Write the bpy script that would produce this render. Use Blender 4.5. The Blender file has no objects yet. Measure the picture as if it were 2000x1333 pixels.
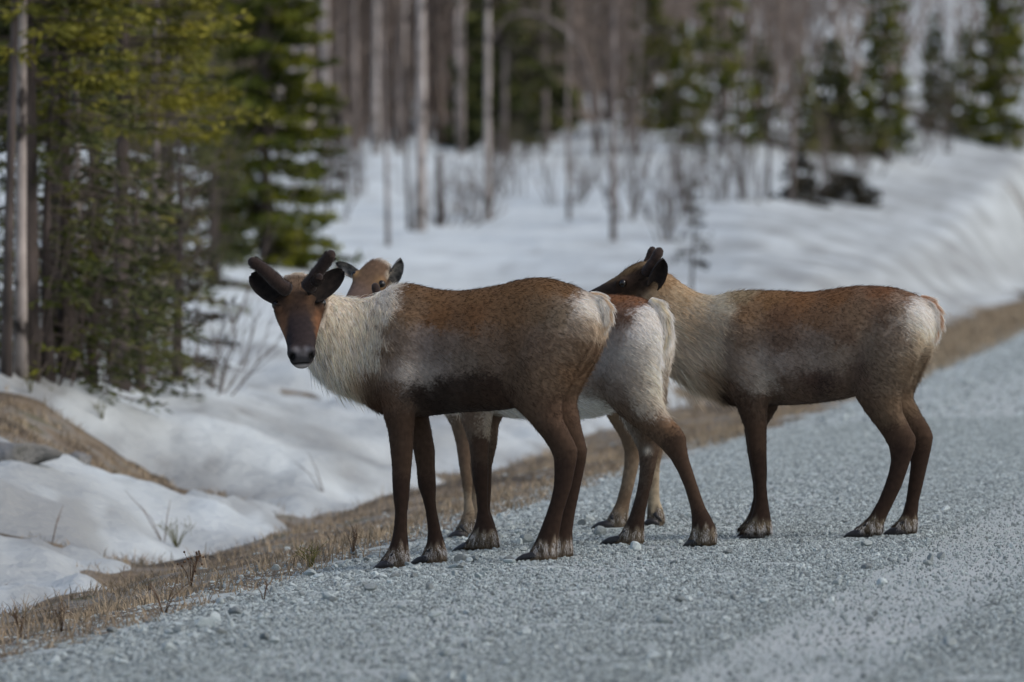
import bpy, math, random
import numpy as np
from mathutils import Vector

R = math.radians
SC = bpy.context.scene
COL = SC.collection
rng = np.random.default_rng(7)
random.seed(7)

# ------------------------------------------------------------------ camera, sky, sun, exposure
CAM_Z, FPX, HORIZON = 1.35, 17021.0, 363.0      # eye height (m), focal length in photo pixels, horizon row
cam = bpy.data.cameras.new('camera')
cam.sensor_width = 23.5
cam.lens = 200.0
cam.clip_start = 0.5
cam.clip_end = 3000
cam.dof.use_dof = True
cam.dof.focus_distance = 31.6
cam.dof.aperture_fstop = 3.6
cam_o = bpy.data.objects.new('camera', cam)
COL.objects.link(cam_o)
cam_o.location = (0, 0, CAM_Z)
cam_o.rotation_euler = (R(90) - (666.5 - HORIZON) / FPX, 0, 0)
SC.camera = cam_o

SUN_EL, SUN_AZ = R(44), R(112)                   # azimuth clockwise from +Y (away from the camera)
world = bpy.data.worlds.new('World')
SC.world = world
world.use_nodes = True
wn = world.node_tree
sky = wn.nodes.new('ShaderNodeTexSky')
sky.sky_type = 'NISHITA'
sky.sun_disc = False
sky.sun_elevation = SUN_EL
sky.sun_rotation = SUN_AZ
sky.air_density = 1.0
sky.dust_density = 3.0
sky.ozone_density = 1.0
hsv = wn.nodes.new('ShaderNodeHueSaturation')        # thin overcast: the blue is washed out
hsv.inputs['Saturation'].default_value = 0.88
wn.links.new(sky.outputs[0], hsv.inputs['Color'])
wn.links.new(hsv.outputs[0], wn.nodes['Background'].inputs[0])
wn.nodes['Background'].inputs[1].default_value = 0.13
sun = bpy.data.lights.new('sun', 'SUN')
sun.energy = 0.6
sun.angle = R(20)
sun.color = (1.0, 0.94, 0.86)
sun_o = bpy.data.objects.new('sun', sun)
COL.objects.link(sun_o)
sd = Vector((math.sin(SUN_AZ) * math.cos(SUN_EL), math.cos(SUN_AZ) * math.cos(SUN_EL), math.sin(SUN_EL)))
sun_o.rotation_euler = sd.to_track_quat('Z', 'Y').to_euler()
SC.view_settings.view_transform = 'Standard'
SC.view_settings.look = 'None'
SC.view_settings.exposure = 0.40
SC.view_settings.gamma = 1.0
SC.cycles.use_denoising = True
SC.cycles.max_bounces = 5
SC.cycles.diffuse_bounces = 3
SC.cycles.glossy_bounces = 2
SC.cycles.caustics_reflective = False

# ------------------------------------------------------------------ helpers
def lin(c):
    c = np.asarray(c, float) / 255.0
    return np.where(c <= 0.04045, c / 12.92, ((c + 0.055) / 1.055) ** 2.4)

def smooth(x, a, b):
    t = np.clip((np.asarray(x, float) - a) / (b - a), 0, 1)
    return t * t * (3 - 2 * t)

_ph = {}
def wav(x, y, scale, seed=0, octv=3, z=None):
    """smooth pseudo noise, about -1..1"""
    key = (seed, octv)
    if key not in _ph:
        r = np.random.default_rng(seed + 100)
        _ph[key] = [(r.uniform(0, 6.283, 7), r.uniform(0.6, 1.4, 7), r.uniform(0, 6.283, 7), r.uniform(-1, 1, 7)) for _ in range(octv)]
    out = 0
    amp = 1.0
    fr = 6.283 / scale
    for ang, mul, ph, kz in _ph[key]:
        for a, m, p, q in zip(ang, mul, ph, kz):
            arg = fr * m * (np.cos(a) * x + np.sin(a) * y) + p
            if z is not None:
                arg = arg + fr * q * z
            out = out + amp * np.sin(arg) / 3.2
        amp *= 0.5
        fr *= 2.1
    return out

def build(name, verts, faces, mat, parent=None, smooth_on=True, kind=None):
    """one mesh object; faces: list of index arrays, all the same length in each array"""
    v = np.asarray(verts, float)
    me = bpy.data.meshes.new(name)
    if not isinstance(faces, list) or (len(faces) and np.isscalar(faces[0][0])):
        faces = [np.asarray(faces, int)]
    faces = [np.asarray(f, int) for f in faces if len(f)]
    me.vertices.add(len(v))
    me.vertices.foreach_set('co', v.ravel())
    nl = sum(f.size for f in faces)
    npoly = sum(len(f) for f in faces)
    me.loops.add(nl)
    me.loops.foreach_set('vertex_index', np.concatenate([f.ravel() for f in faces]))
    me.polygons.add(npoly)
    tot = np.concatenate([np.full(len(f), f.shape[1]) for f in faces])
    me.polygons.foreach_set('loop_start', np.concatenate([[0], np.cumsum(tot)[:-1]]))
    me.polygons.foreach_set('loop_total', tot)
    me.polygons.foreach_set('use_smooth', np.full(npoly, bool(smooth_on)))
    me.update(calc_edges=True)
    me.validate()
    if mat:
        me.materials.append(mat)
    return link(name, me, parent, kind)

def link(name, data, parent=None, kind=None):
    o = bpy.data.objects.new(name, data)
    COL.objects.link(o)
    if parent is not None:
        o.parent = parent
    if kind:
        o['kind'] = kind
    return o

def tag(o, label, cat, group=None):
    o['label'] = label
    o['category'] = cat
    if group:
        o['group'] = group
    return o

def empty(name, loc, rz=0.0):
    o = bpy.data.objects.new(name, None)
    o.empty_display_size = 0.2
    COL.objects.link(o)
    o.location = loc
    o.rotation_euler = (0, 0, rz)
    return o

def copy_tree(o, parent=None):
    c = o.copy()
    COL.objects.link(c)
    c.parent = parent
    for ch in list(o.children):
        copy_tree(ch, c)
    return c

class Geo:
    """collects tubes, rings, cards"""
    def __init__(s):
        s.v, s.q, s.t, s.n = [], [], [], 0
    def add(s, v, q=None, t=None):
        v = np.asarray(v, float)
        if q is not None and len(q):
            s.q.append(np.asarray(q, int) + s.n)
        if t is not None and len(t):
            s.t.append(np.asarray(t, int) + s.n)
        s.v.append(v)
        s.n += len(v)
    def rings(s, rings, cap=True):
        m = len(rings[0]); k = len(rings)
        v = np.concatenate(rings)
        i = np.arange(k - 1)[:, None] * m
        j = np.arange(m)[None, :]
        j2 = (j + 1) % m
        q = np.stack([i + j, i + j2, i + m + j2, i + m + j], -1).reshape(-1, 4)
        t = None
        if cap:
            c0 = np.mean(rings[0], 0); c1 = np.mean(rings[-1], 0)
            v = np.concatenate([v, [c0, c1]])
            jj = np.arange(m); jj2 = (jj + 1) % m
            t = np.concatenate([np.stack([np.full(m, k * m), jj2, jj], -1),
                                np.stack([np.full(m, k * m + 1), (k - 1) * m + jj, (k - 1) * m + jj2], -1)])
        s.add(v, q, t)
    def tube(s, pts, rad, n=6, cap=True):
        pts = np.asarray(pts, float)
        rad = np.broadcast_to(np.asarray(rad, float), (len(pts),))
        d = np.gradient(pts, axis=0)
        d /= np.linalg.norm(d, axis=1)[:, None] + 1e-9
        ref = np.array([0, 0, 1.0]) if abs(d[0][2]) < 0.9 else np.array([1.0, 0, 0])
        th = np.linspace(0, 2 * math.pi, n, endpoint=False)
        rr = []
        for p, t, r in zip(pts, d, rad):
            u = np.cross(ref, t); u /= np.linalg.norm(u) + 1e-9
            w = np.cross(t, u)
            ref = np.cross(u, t) * -1 if False else ref
            rr.append(p + r * (np.cos(th)[:, None] * u + np.sin(th)[:, None] * w))
        s.rings(rr, cap)
    def make(s, name, mat, parent=None, smooth_on=True, kind=None):
        f = []
        if s.q: f.append(np.concatenate(s.q))
        if s.t: f.append(np.concatenate(s.t))
        return build(name, np.concatenate(s.v), f, mat, parent, smooth_on, kind)

# ------------------------------------------------------------------ materials
def new_mat(name):
    m = bpy.data.materials.new(name)
    m.use_nodes = True
    nt = m.node_tree
    return m, nt, nt.nodes['Principled BSDF']

def noise_mat(name, stops, scale=8, rough=0.9, bump=0.0, bump_scale=60, coord='Object', detail=6, spec=0.25, mapscale=None, rand=0.0):
    m, nt, p = new_mat(name)
    tc = nt.nodes.new('ShaderNodeTexCoord')
    src = tc.outputs[coord]
    if mapscale:
        mp = nt.nodes.new('ShaderNodeMapping')
        mp.inputs['Scale'].default_value = mapscale
        nt.links.new(src, mp.inputs[0]); src = mp.outputs[0]
    nz = nt.nodes.new('ShaderNodeTexNoise')
    nz.inputs['Scale'].default_value = scale
    nz.inputs['Detail'].default_value = detail
    nt.links.new(src, nz.inputs['Vector'])
    cr = nt.nodes.new('ShaderNodeValToRGB')
    el = cr.color_ramp.elements
    while len(el) < len(stops): el.new(0.5)
    for e, (ps, c) in zip(el, stops):
        e.position = ps; e.color = (*c, 1)
    nt.links.new(nz.outputs[0], cr.inputs[0])
    out = cr.outputs[0]
    if rand:
        oi = nt.nodes.new('ShaderNodeObjectInfo')
        mr = nt.nodes.new('ShaderNodeMapRange')
        mr.inputs[3].default_value = 1 - rand; mr.inputs[4].default_value = 1 + rand
        nt.links.new(oi.outputs['Random'], mr.inputs[0])
        mx = nt.nodes.new('ShaderNodeVectorMath'); mx.operation = 'SCALE'
        nt.links.new(out, mx.inputs[0]); nt.links.new(mr.outputs[0], mx.inputs['Scale'])
        out = mx.outputs[0]
    nt.links.new(out, p.inputs['Base Color'])
    p.inputs['Roughness'].default_value = rough
    p.inputs['Specular IOR Level'].default_value = spec
    if bump:
        n2 = nt.nodes.new('ShaderNodeTexNoise')
        n2.inputs['Scale'].default_value = bump_scale
        n2.inputs['Detail'].default_value = 5
        nt.links.new(src, n2.inputs['Vector'])
        b = nt.nodes.new('ShaderNodeBump')
        b.inputs['Strength'].default_value = 1.0
        b.inputs['Distance'].default_value = bump
        nt.links.new(n2.outputs[0], b.inputs['Height'])
        nt.links.new(b.outputs[0], p.inputs['Normal'])
    return m

def attr_mat(name, attr, rough=0.8, spec=0.2, var=0.25, vscale=120, sheen=0.0):
    m, nt, p = new_mat(name)
    at = nt.nodes.new('ShaderNodeAttribute'); at.attribute_name = attr
    nt.links.new(at.outputs['Color'], p.inputs['Base Color'])
    p.inputs['Roughness'].default_value = rough
    p.inputs['Specular IOR Level'].default_value = spec
    if sheen:
        p.inputs['Sheen Weight'].default_value = sheen
        p.inputs['Sheen Roughness'].default_value = 0.5
    return m

M = {}
M['coat'] = attr_mat('reindeer coat', 'coat_color', 0.75, 0.15)
_nt = M['coat'].node_tree                             # light passes through the hairs
_tr = _nt.nodes.new('ShaderNodeBsdfTranslucent'); _mx = _nt.nodes.new('ShaderNodeMixShader'); _mx.inputs[0].default_value = 0.42
_at = [n for n in _nt.nodes if n.type == 'ATTRIBUTE'][0]
_nt.links.new(_at.outputs['Color'], _tr.inputs['Color'])
_nt.links.new(_nt.nodes['Principled BSDF'].outputs[0], _mx.inputs[1]); _nt.links.new(_tr.outputs[0], _mx.inputs[2])
_nt.links.new(_mx.outputs[0], _nt.nodes['Material Output'].inputs['Surface'])
M['skin'] = attr_mat('reindeer hide', 'coat_color', 0.8, 0.12)
M['velvet'] = noise_mat('antler velvet', [(0.3, (0.018, 0.011, 0.009)), (0.7, (0.040, 0.024, 0.019))], 60, 0.85, 0.0015, 400)
M['velvet'].node_tree.nodes['Principled BSDF'].inputs['Sheen Weight'].default_value = 0.12
M['hoof'] = noise_mat('hoof horn', [(0.3, (0.010, 0.010, 0.012)), (0.7, (0.035, 0.033, 0.034))], 40, 0.45, 0.001, 200, spec=0.4)
M['eye'], _nt, _p = new_mat('eyeball')
_p.inputs['Base Color'].default_value = (0.006, 0.004, 0.003, 1); _p.inputs['Roughness'].default_value = 0.06
M['ear_dark'] = noise_mat('dark ear hair', [(0.3, (0.010, 0.008, 0.008)), (0.7, (0.028, 0.021, 0.018))], 50, 0.9, 0.002, 250)
M['ear_pale'] = noise_mat('pale ear hair', [(0.35, (0.05, 0.05, 0.05)), (0.65, (0.33, 0.31, 0.28))], 45, 0.9, 0.002, 250)
M['snow'] = noise_mat('old spring snow', [(0.25, (0.47, 0.525, 0.545)), (0.5, (0.59, 0.65, 0.665)), (0.75, (0.65, 0.71, 0.72))], 0.9, 0.75, 0.035, 11.0, spec=0.3, detail=9)
def add_dirt(m, attr, colour):
    # grit thrown onto the snow by the road
    nt = m.node_tree; p = nt.nodes['Principled BSDF']
    src = p.inputs['Base Color'].links[0].from_socket
    at = nt.nodes.new('ShaderNodeAttribute'); at.attribute_name = attr
    mx = nt.nodes.new('ShaderNodeMix'); mx.data_type = 'RGBA'
    nt.links.new(at.outputs['Fac'], mx.inputs[0]); nt.links.new(src, mx.inputs[6]); mx.inputs[7].default_value = (*colour, 1)
    nt.links.new(mx.outputs[2], p.inputs['Base Color'])
add_dirt(M['snow'], 'grit', (0.20, 0.205, 0.20))
M['earth'] = noise_mat('roadside turf', [(0.28, (0.045, 0.038, 0.030)), (0.42, (0.11, 0.085, 0.060)), (0.50, (0.19, 0.150, 0.105)), (0.60, (0.21, 0.195, 0.17)), (0.70, (0.10, 0.092, 0.045)), (0.8, (0.06, 0.05, 0.038))], 2.6, 0.95, 0.05, 18, detail=9)
M['road'] = noise_mat('packed gravel', [(0.25, (0.26, 0.298, 0.30)), (0.5, (0.40, 0.443, 0.44)), (0.75, (0.51, 0.553, 0.54))], 55, 0.95, 0.010, 130, detail=10, spec=0.2)
M['stone'] = noise_mat('crushed stone', [(0.3, (0.27, 0.313, 0.318)), (0.7, (0.47, 0.522, 0.518))], 30, 0.9, 0.002, 120, rand=0.5)
M['boulder'] = noise_mat('grey boulder', [(0.3, (0.08, 0.08, 0.078)), (0.55, (0.22, 0.22, 0.215)), (0.75, (0.12, 0.12, 0.10))], 5, 0.95, 0.02, 30)
M['straw'] = noise_mat('dry grass', [(0.3, (0.17, 0.13, 0.09)), (0.5, (0.30, 0.24, 0.165)), (0.7, (0.42, 0.345, 0.24))], 3.5, 0.9, detail=8)
M['stalk'] = noise_mat('dead stalk', [(0.3, (0.07, 0.045, 0.03)), (0.7, (0.16, 0.10, 0.06))], 20, 0.9)
M['weed'] = noise_mat('green weed', [(0.3, (0.07, 0.075, 0.02)), (0.7, (0.16, 0.14, 0.04))], 20, 0.8)
M['birch'] = noise_mat('birch bark', [(0.36, (0.045, 0.038, 0.035)), (0.44, (0.32, 0.28, 0.255)), (0.7, (0.50, 0.45, 0.42))], 3.0, 0.85, mapscale=(3, 3, 1.6), detail=8)
M['birch_grey'] = noise_mat('grey birch bark', [(0.35, (0.08, 0.068, 0.062)), (0.55, (0.22, 0.185, 0.168)), (0.75, (0.34, 0.295, 0.27))], 3.0, 0.9, mapscale=(3, 3, 1.2), detail=8)
M['bark'] = noise_mat('conifer bark', [(0.35, (0.05, 0.042, 0.038)), (0.6, (0.115, 0.093, 0.083)), (0.8, (0.19, 0.158, 0.14))], 5, 0.95, mapscale=(3, 3, 0.8))
M['twig'] = noise_mat('bare twigs', [(0.3, (0.070, 0.056, 0.048)), (0.7, (0.17, 0.138, 0.120))], 3, 0.95)
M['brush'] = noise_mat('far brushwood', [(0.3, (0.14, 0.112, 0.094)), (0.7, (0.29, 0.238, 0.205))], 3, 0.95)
M['needle'] = noise_mat('spruce needles', [(0.3, (0.030, 0.045, 0.010)), (0.5, (0.095, 0.112, 0.012)), (0.72, (0.21, 0.20, 0.018))], 2.3, 0.8, detail=6)
M['needle_dark'] = noise_mat('dark spruce needles', [(0.3, (0.030, 0.040, 0.015)), (0.5, (0.075, 0.086, 0.026)), (0.72, (0.16, 0.155, 0.042))], 2.3, 0.85, detail=6)  # deeper green of the darker spruces
M['needle_gold'] = noise_mat('yellowed pine needles', [(0.3, (0.040, 0.048, 0.010)), (0.5, (0.16, 0.155, 0.020)), (0.72, (0.32, 0.28, 0.032))], 2.0, 0.8, detail=6)
M['needle_dead'] = noise_mat('greyed lower needles', [(0.3, (0.018, 0.018, 0.012)), (0.6, (0.060, 0.052, 0.034)), (0.8, (0.09, 0.085, 0.04))], 2.0, 0.9, detail=6)

# ------------------------------------------------------------------ terrain functions
EDGE = np.array([(25.9, -1.52), (28.7, -1.01), (32.9, -0.50), (37.9, 0.11), (47.3, 1.25), (58, 2.35), (69.4, 3.40), (82.7, 4.86)])
_ec = np.polyfit(EDGE[:, 0], EDGE[:, 1], 2)
def edge_x(d):
    d = np.asarray(d, float)
    dd = np.clip(d, 24, 90)
    sl = np.polyval(np.polyder(_ec), dd)
    return np.polyval(_ec, dd) + (d - dd) * sl

def road_z(u):
    return np.interp(u, [-0.3, 0, 0.2, 0.5, 0.75, 1.0, 2.0, 3.0, 7.0], [-0.12, -0.045, -0.027, -0.002, 0.012, 0.02, 0.04, 0.05, 0.0])

TCOL = [-400, 0, 350, 700, 1000, 1450, 2000, 2500]
TAB = [
    [(24, -.2), (31, -.42), (36, -.35), (39, -.2), (42, .05), (44, .2), (46, .4), (48, .42), (50, .3), (60, .35), (80, .6), (100, .9), (120, 1.3), (140, 1.9), (160, 2.3), (200, 3.6), (250, 5.5), (300, 8), (420, 17), (600, 30)],
    [(25, -.2), (31, -.42), (36, -.40), (39, -.25), (42, -.05), (44, .08), (46, .25), (48, .29), (50, .2), (60, .2), (80, .5), (100, .85), (120, 1.3), (140, 1.9), (160, 2.3), (200, 3.6), (250, 5.5), (300, 8), (420, 17), (600, 30)],
    [(28, -.2), (35, -.42), (41.5, -.40), (46, -.2), (50, -.02), (54, .02), (56, -.03), (60, .02), (80, .4), (100, .8), (120, 1.3), (140, 1.9), (160, 2.3), (200, 3.6), (250, 5.5), (300, 8), (420, 17), (600, 30)],
    [(31, -.2), (40, -.40), (50, -.35), (55, -.22), (60, -.1), (63, -.08), (80, .25), (100, .6), (115, .95), (130, 1.6), (140, 1.9), (160, 2.2), (200, 3.6), (250, 5.5), (300, 8), (420, 17), (600, 30)],
    [(35, -.2), (45, -.35), (55, -.35), (60, -.2), (70, -.02), (80, .15), (100, .5), (120, 1.0), (135, 1.65), (150, 2.1), (200, 3.6), (250, 5.5), (300, 8), (420, 17), (600, 30)],
    [(45, -.2), (55, -.25), (63, -.2), (70, 0), (80, .2), (100, .55), (115, .9), (130, 1.3), (150, 2.1), (200, 4.0), (250, 5.8), (300, 8), (420, 17), (600, 30)],
    [(80, -.2), (95, -.15), (109, -.1), (120, .2), (140, .8), (160, 1.5), (175, 2.0), (200, 3.0), (250, 5.5), (300, 8), (420, 17), (600, 30)],
    [(100, -.2), (125, -.1), (150, .8), (175, 1.9), (200, 3.0), (250, 5.5), (300, 8), (420, 17), (600, 30)],
]
_DG = np.linspace(15, 620, 2421)
_TZ = np.array([np.interp(_DG, *np.array(c).T) for c in TAB])
for _ in range(6):
    _TZ[:, 1:-1] = (_TZ[:, :-2] + 2 * _TZ[:, 1:-1] + _TZ[:, 2:]) / 4

def table_z(x, d):
    """gentle hillside beyond the ditch"""
    px = np.clip(1000 + x / d * FPX, TCOL[0], TCOL[-1] - 1e-6)
    ci = np.clip(np.searchsorted(TCOL, px, side='right') - 1, 0, len(TCOL) - 2)
    c0 = np.array(TCOL)[ci]; c1 = np.array(TCOL)[ci + 1]
    w = (px - c0) / (c1 - c0)
    w = w * w * (3 - 2 * w) * 0.5 + w * 0.5
    fi = np.clip((d - 15) / 0.25, 0, 2419.999)
    i = fi.astype(int); f = fi - i
    za = _TZ[ci, i] * (1 - f) + _TZ[ci, i + 1] * f
    zb = _TZ[ci + 1, i] * (1 - f) + _TZ[ci + 1, i + 1] * f
    return za * (1 - w) + zb * w

def verge_z(u):
    return np.interp(u, [-2.6, -1.8, -0.9, -0.3, 0], [-0.38, -0.33, -0.20, -0.085, -0.047])

def ground_z(x, d, rough=True):
    x = np.asarray(x, float); d = np.asarray(d, float)
    u = x - edge_x(d)
    w = smooth(u, -2.3, -1.0)
    z = w * verge_z(np.minimum(u, 0)) + (1 - w) * table_z(x, d)
    if rough:
        amp = smooth(-u, 0.0, 1.5)
        z = z + amp * (1 - .5 * smooth(d, 55, 75)) * (0.035 * wav(x, d / 2, 2.0, 3) + 0.012 * wav(x, d / 2, 0.5, 4, 2)) + amp * 0.05 * smooth(d, 55, 100) * wav(x, d / 2.5, 5.0, 5, 2)
    z = np.where(u > 0, np.minimum(road_z(np.clip(u, 0, 7)) - 0.03 - 0.1 * np.clip(u, 0, 1), z), z)
    return z

BARE = [  # x, d, rx, rd, turn : melted-out patches
    (-3.1, 44.6, 1.65, 1.6, 0.25), (-2.4, 43.8, 0.95, 0.8, 0.4), (-1.45, 58.5, 0.24, 1.0, 0.1), (-2.35, 38.9, 0.34, 0.30, 0.5),
    (-2.3, 36.7, 0.16, 0.3, 0.0)]
def snow_depth(x, d):
    u = x - edge_x(d)
    us = 2.15 + 0.22 * wav(x, d / 3, 1.6, 11) + 0.05 * wav(x, d / 3, 0.4, 12, 2) + np.interp(d, [26, 34, 44, 60, 80, 120], [-0.1, -.3, -.22, -0.4, -1.0, -1.1])
    t = 0.30 * (-u - us)
    for bx, bd, rx, rd, tn in BARE:
        if rx == 0: continue
        dx = x - bx; dy = d - bd
        c, s = math.cos(tn), math.sin(tn)
        e = np.sqrt(((dx * c + dy * s * 0.25) / rx) ** 2 + ((dy - dx * s * 2.0) / rd) ** 2)
        t = np.minimum(t, 0.22 * (e - 1) * min(rx, 1.0) + 0.02 * wav(x, d, 0.45, 13, 2))
    # thin, patchy cover deep in the wood
    t = np.minimum(t, 0.16 + 0.13 * smooth(d, 133, 150) * (wav(x, d, 9, 14, 3) - 0.35) - 0.6 * smooth(d, 139, 147) * smooth(1200 - (1000 + x / d * FPX), 0, 250) * smooth(wav(x, d, 5, 15, 3), -.5, .1))
    t = np.maximum(t, 0.3 * (u - 8.6))                  # the far shoulder of the road is snowed over too
    return np.clip(t, -0.12, 0.15)

def surf_z(x, d):
    """top of whatever lies there: road, turf or snow"""
    x = np.asarray(x, float); d = np.asarray(d, float)
    u = x - edge_x(d)
    g = ground_z(x, d)
    return np.where(u > 0, road_z(np.clip(u, 0, 7)), g + np.maximum(snow_depth(x, d), 0))

def polar_grid(pxs, ds):
    PX, D = np.meshgrid(pxs, ds)
    X = (PX - 1000) / FPX * D
    m = len(pxs); k = len(ds)
    i = np.arange(k - 1)[:, None] * m; j = np.arange(m - 1)[None, :]
    q = np.stack([i + j, i + j + 1, i + m + j + 1, i + m + j], -1).reshape(-1, 4)
    return X.ravel(), D.ravel(), q

pxs = np.concatenate([-np.geomspace(9000, 700, 24) , np.arange(-600, 2601, 16), np.geomspace(2700, 11000, 24)])
ds = np.concatenate([np.geomspace(15, 130, 430), np.geomspace(131, 600, 90)])
X, D, Q = polar_grid(pxs, ds)
ground = build('ground', np.stack([X, D, ground_z(X, D)], -1), [Q], M['earth'], kind='structure')
t = snow_depth(X, D)
sz = ground_z(X, D) + t + 0.012 * wav(X, D, 0.35, 21, 2) * smooth(t, 0.02, 0.1) * (1 - smooth(D, 42, 60))
keep = (t[Q] > -0.119).any(1)
snow = build('snow', np.stack([X, D, sz], -1), [Q[keep]], M['snow'], kind='structure')
uu = -(X - edge_x(D))
grit = (0.74 - 0.60 * smooth(uu, 2.0, 7.0)) * (0.75 + 0.35 * wav(X, D / 5, 1.1, 23, 4)) + 0.22 * smooth(wav(X, D / 5, 0.7, 24, 3), 0.5, 1.0)
ga = snow.data.attributes.new('grit', 'FLOAT', 'POINT')
ga.data.foreach_set('value', np.clip(grit, 0, 0.85))

# the same ground goes on around and behind the camera
nx = np.concatenate([np.linspace(-120, -12, 28), np.linspace(-10, 14, 49), np.linspace(16, 120, 27)]); ny = np.linspace(-120, 15.0, 91)
NX, NY = np.meshgrid(nx, ny); NX = NX.ravel(); NY = NY.ravel()
nu = NX - edge_x(NY)
mm = len(nx); i_ = np.arange(len(ny) - 1)[:, None] * mm; j_ = np.arange(mm - 1)[None, :]
NQ = np.stack([i_ + j_, i_ + j_ + 1, i_ + mm + j_ + 1, i_ + mm + j_], -1).reshape(-1, 4)
nz_ = np.where(nu < 0, np.interp(nu, [-9, -5, -2.6, -1.8, -.9, -.3, 0], [.35, .1, -.38, -.33, -.2, -.085, -.06]), -.13)
build('ground', np.stack([NX, NY, nz_], -1), [NQ], M['earth'], kind='structure')
nt_ = np.clip(np.maximum(.3 * (-nu - 2.2), .3 * (nu - 8.6)), -.12, .15)
build('snow', np.stack([NX, NY, nz_ + nt_], -1), [NQ[(nt_[NQ] > -.119).any(1)]], M['snow'], kind='structure')

rv = np.concatenate([np.arange(-120, 12, 1.0), np.arange(12, 60, 0.12), np.arange(60, 200, 0.5)])
ru = np.concatenate([np.arange(-0.12, 2.0, 0.05), np.arange(2.0, 7.01, 0.25)])
RU, RV = np.meshgrid(ru, rv)
wob = np.where(RU < 0.3, 0.09 * wav(RV, RV * 0, 1.3, 31, 3), 0) * (1 - smooth(RU, 0, 0.3))
RX = edge_x(RV) + RU + wob
RZ = road_z(RU) - 0.007 + 0.005 * wav(RX, RV, 0.5, 32, 3)
RZ = RZ - 0.012 * np.exp(-((RU - 2.45) / 0.26) ** 2) - 0.012 * np.exp(-((RU - 4.0) / 0.25) ** 2)
m = len(ru)
ii = np.arange(len(rv) - 1)[:, None] * m; jj = np.arange(m - 1)[None, :]
RQ = np.stack([ii + jj, ii + jj + 1, ii + m + jj + 1, ii + m + jj], -1).reshape(-1, 4)
road = build('road', np.stack([RX.ravel(), RV.ravel(), RZ.ravel()], -1), [RQ], M['road'], kind='structure')

add_dirt(M['road'], 'wheel_track', (0.50, 0.53, 0.525))
ta = road.data.attributes.new('wheel_track', 'FLOAT', 'POINT')
tk = (np.exp(-((RU - 2.45 - .05 * wav(RV, RV * 0, 6, 33, 2)) / 0.24) ** 2) + np.exp(-((RU - 4.0) / 0.26) ** 2) + .35 * np.exp(-((RU - 1.2) / 0.3) ** 2)) * (0.65 + 0.3 * wav(RX, RV / 4, 0.5, 34, 3))
ta.data.foreach_set('value', np.clip(tk, 0, 1).ravel())
# ------------------------------------------------------------------ gravel
def stone_verts(seed, sub=1):
    import bmesh
    bm = bmesh.new()
    bmesh.ops.create_icosphere(bm, subdivisions=sub, radius=1)
    r = np.random.default_rng(seed)
    v = np.array([x.co[:] for x in bm.verts]); f = np.array([[x.index for x in p.verts] for p in bm.faces])
    bm.free()
    for _ in range(7):                                   # chip flat facets off a ball
        n = r.normal(size=3); n /= np.linalg.norm(n)
        h = r.uniform(0.45, 0.8)
        dd = v @ n
        v = v - np.where(dd > h, dd - h, 0)[:, None] * n
    v *= r.uniform(0.75, 1.2, 3) * np.array([1, 1, 0.8])
    return v, f

STONES = []
for k in range(6):
    v, f = stone_verts(k + 50, 2 if k < 4 else 1)
    me = bpy.data.meshes.new('stone')
    me.from_pydata(v.tolist(), [], f.tolist())
    me.materials.append(M['stone'])
    STONES.append(me)

def gravel_points(n, dmin, dmax, umin=-0.25, umax=7.0, pad=500):
    d = np.sqrt(rng.uniform(dmin ** 2, dmax ** 2, n * 2))
    px = rng.uniform(-pad, 2000 + pad, n * 2)
    x = (px - 1000) / FPX * d
    u = x - edge_x(d)
    edge_n = 0.22 * wav(x, d, 0.9, 41, 3)
    strip = np.where(np.abs(u - 2.45) < .26, .42, np.where(np.abs(u - 1.15) < .22, .6, 1.0))
    far = np.where(u < 0, np.exp(u / .35), 1.0)                     # stones scattered down the verge
    ok = (u > -1.6) & (u < umax) & (rng.random(n * 2) < strip * np.where(u > edge_n * .5, 1.0, far * .5))
    return x[ok], d[ok], u[ok]

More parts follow.
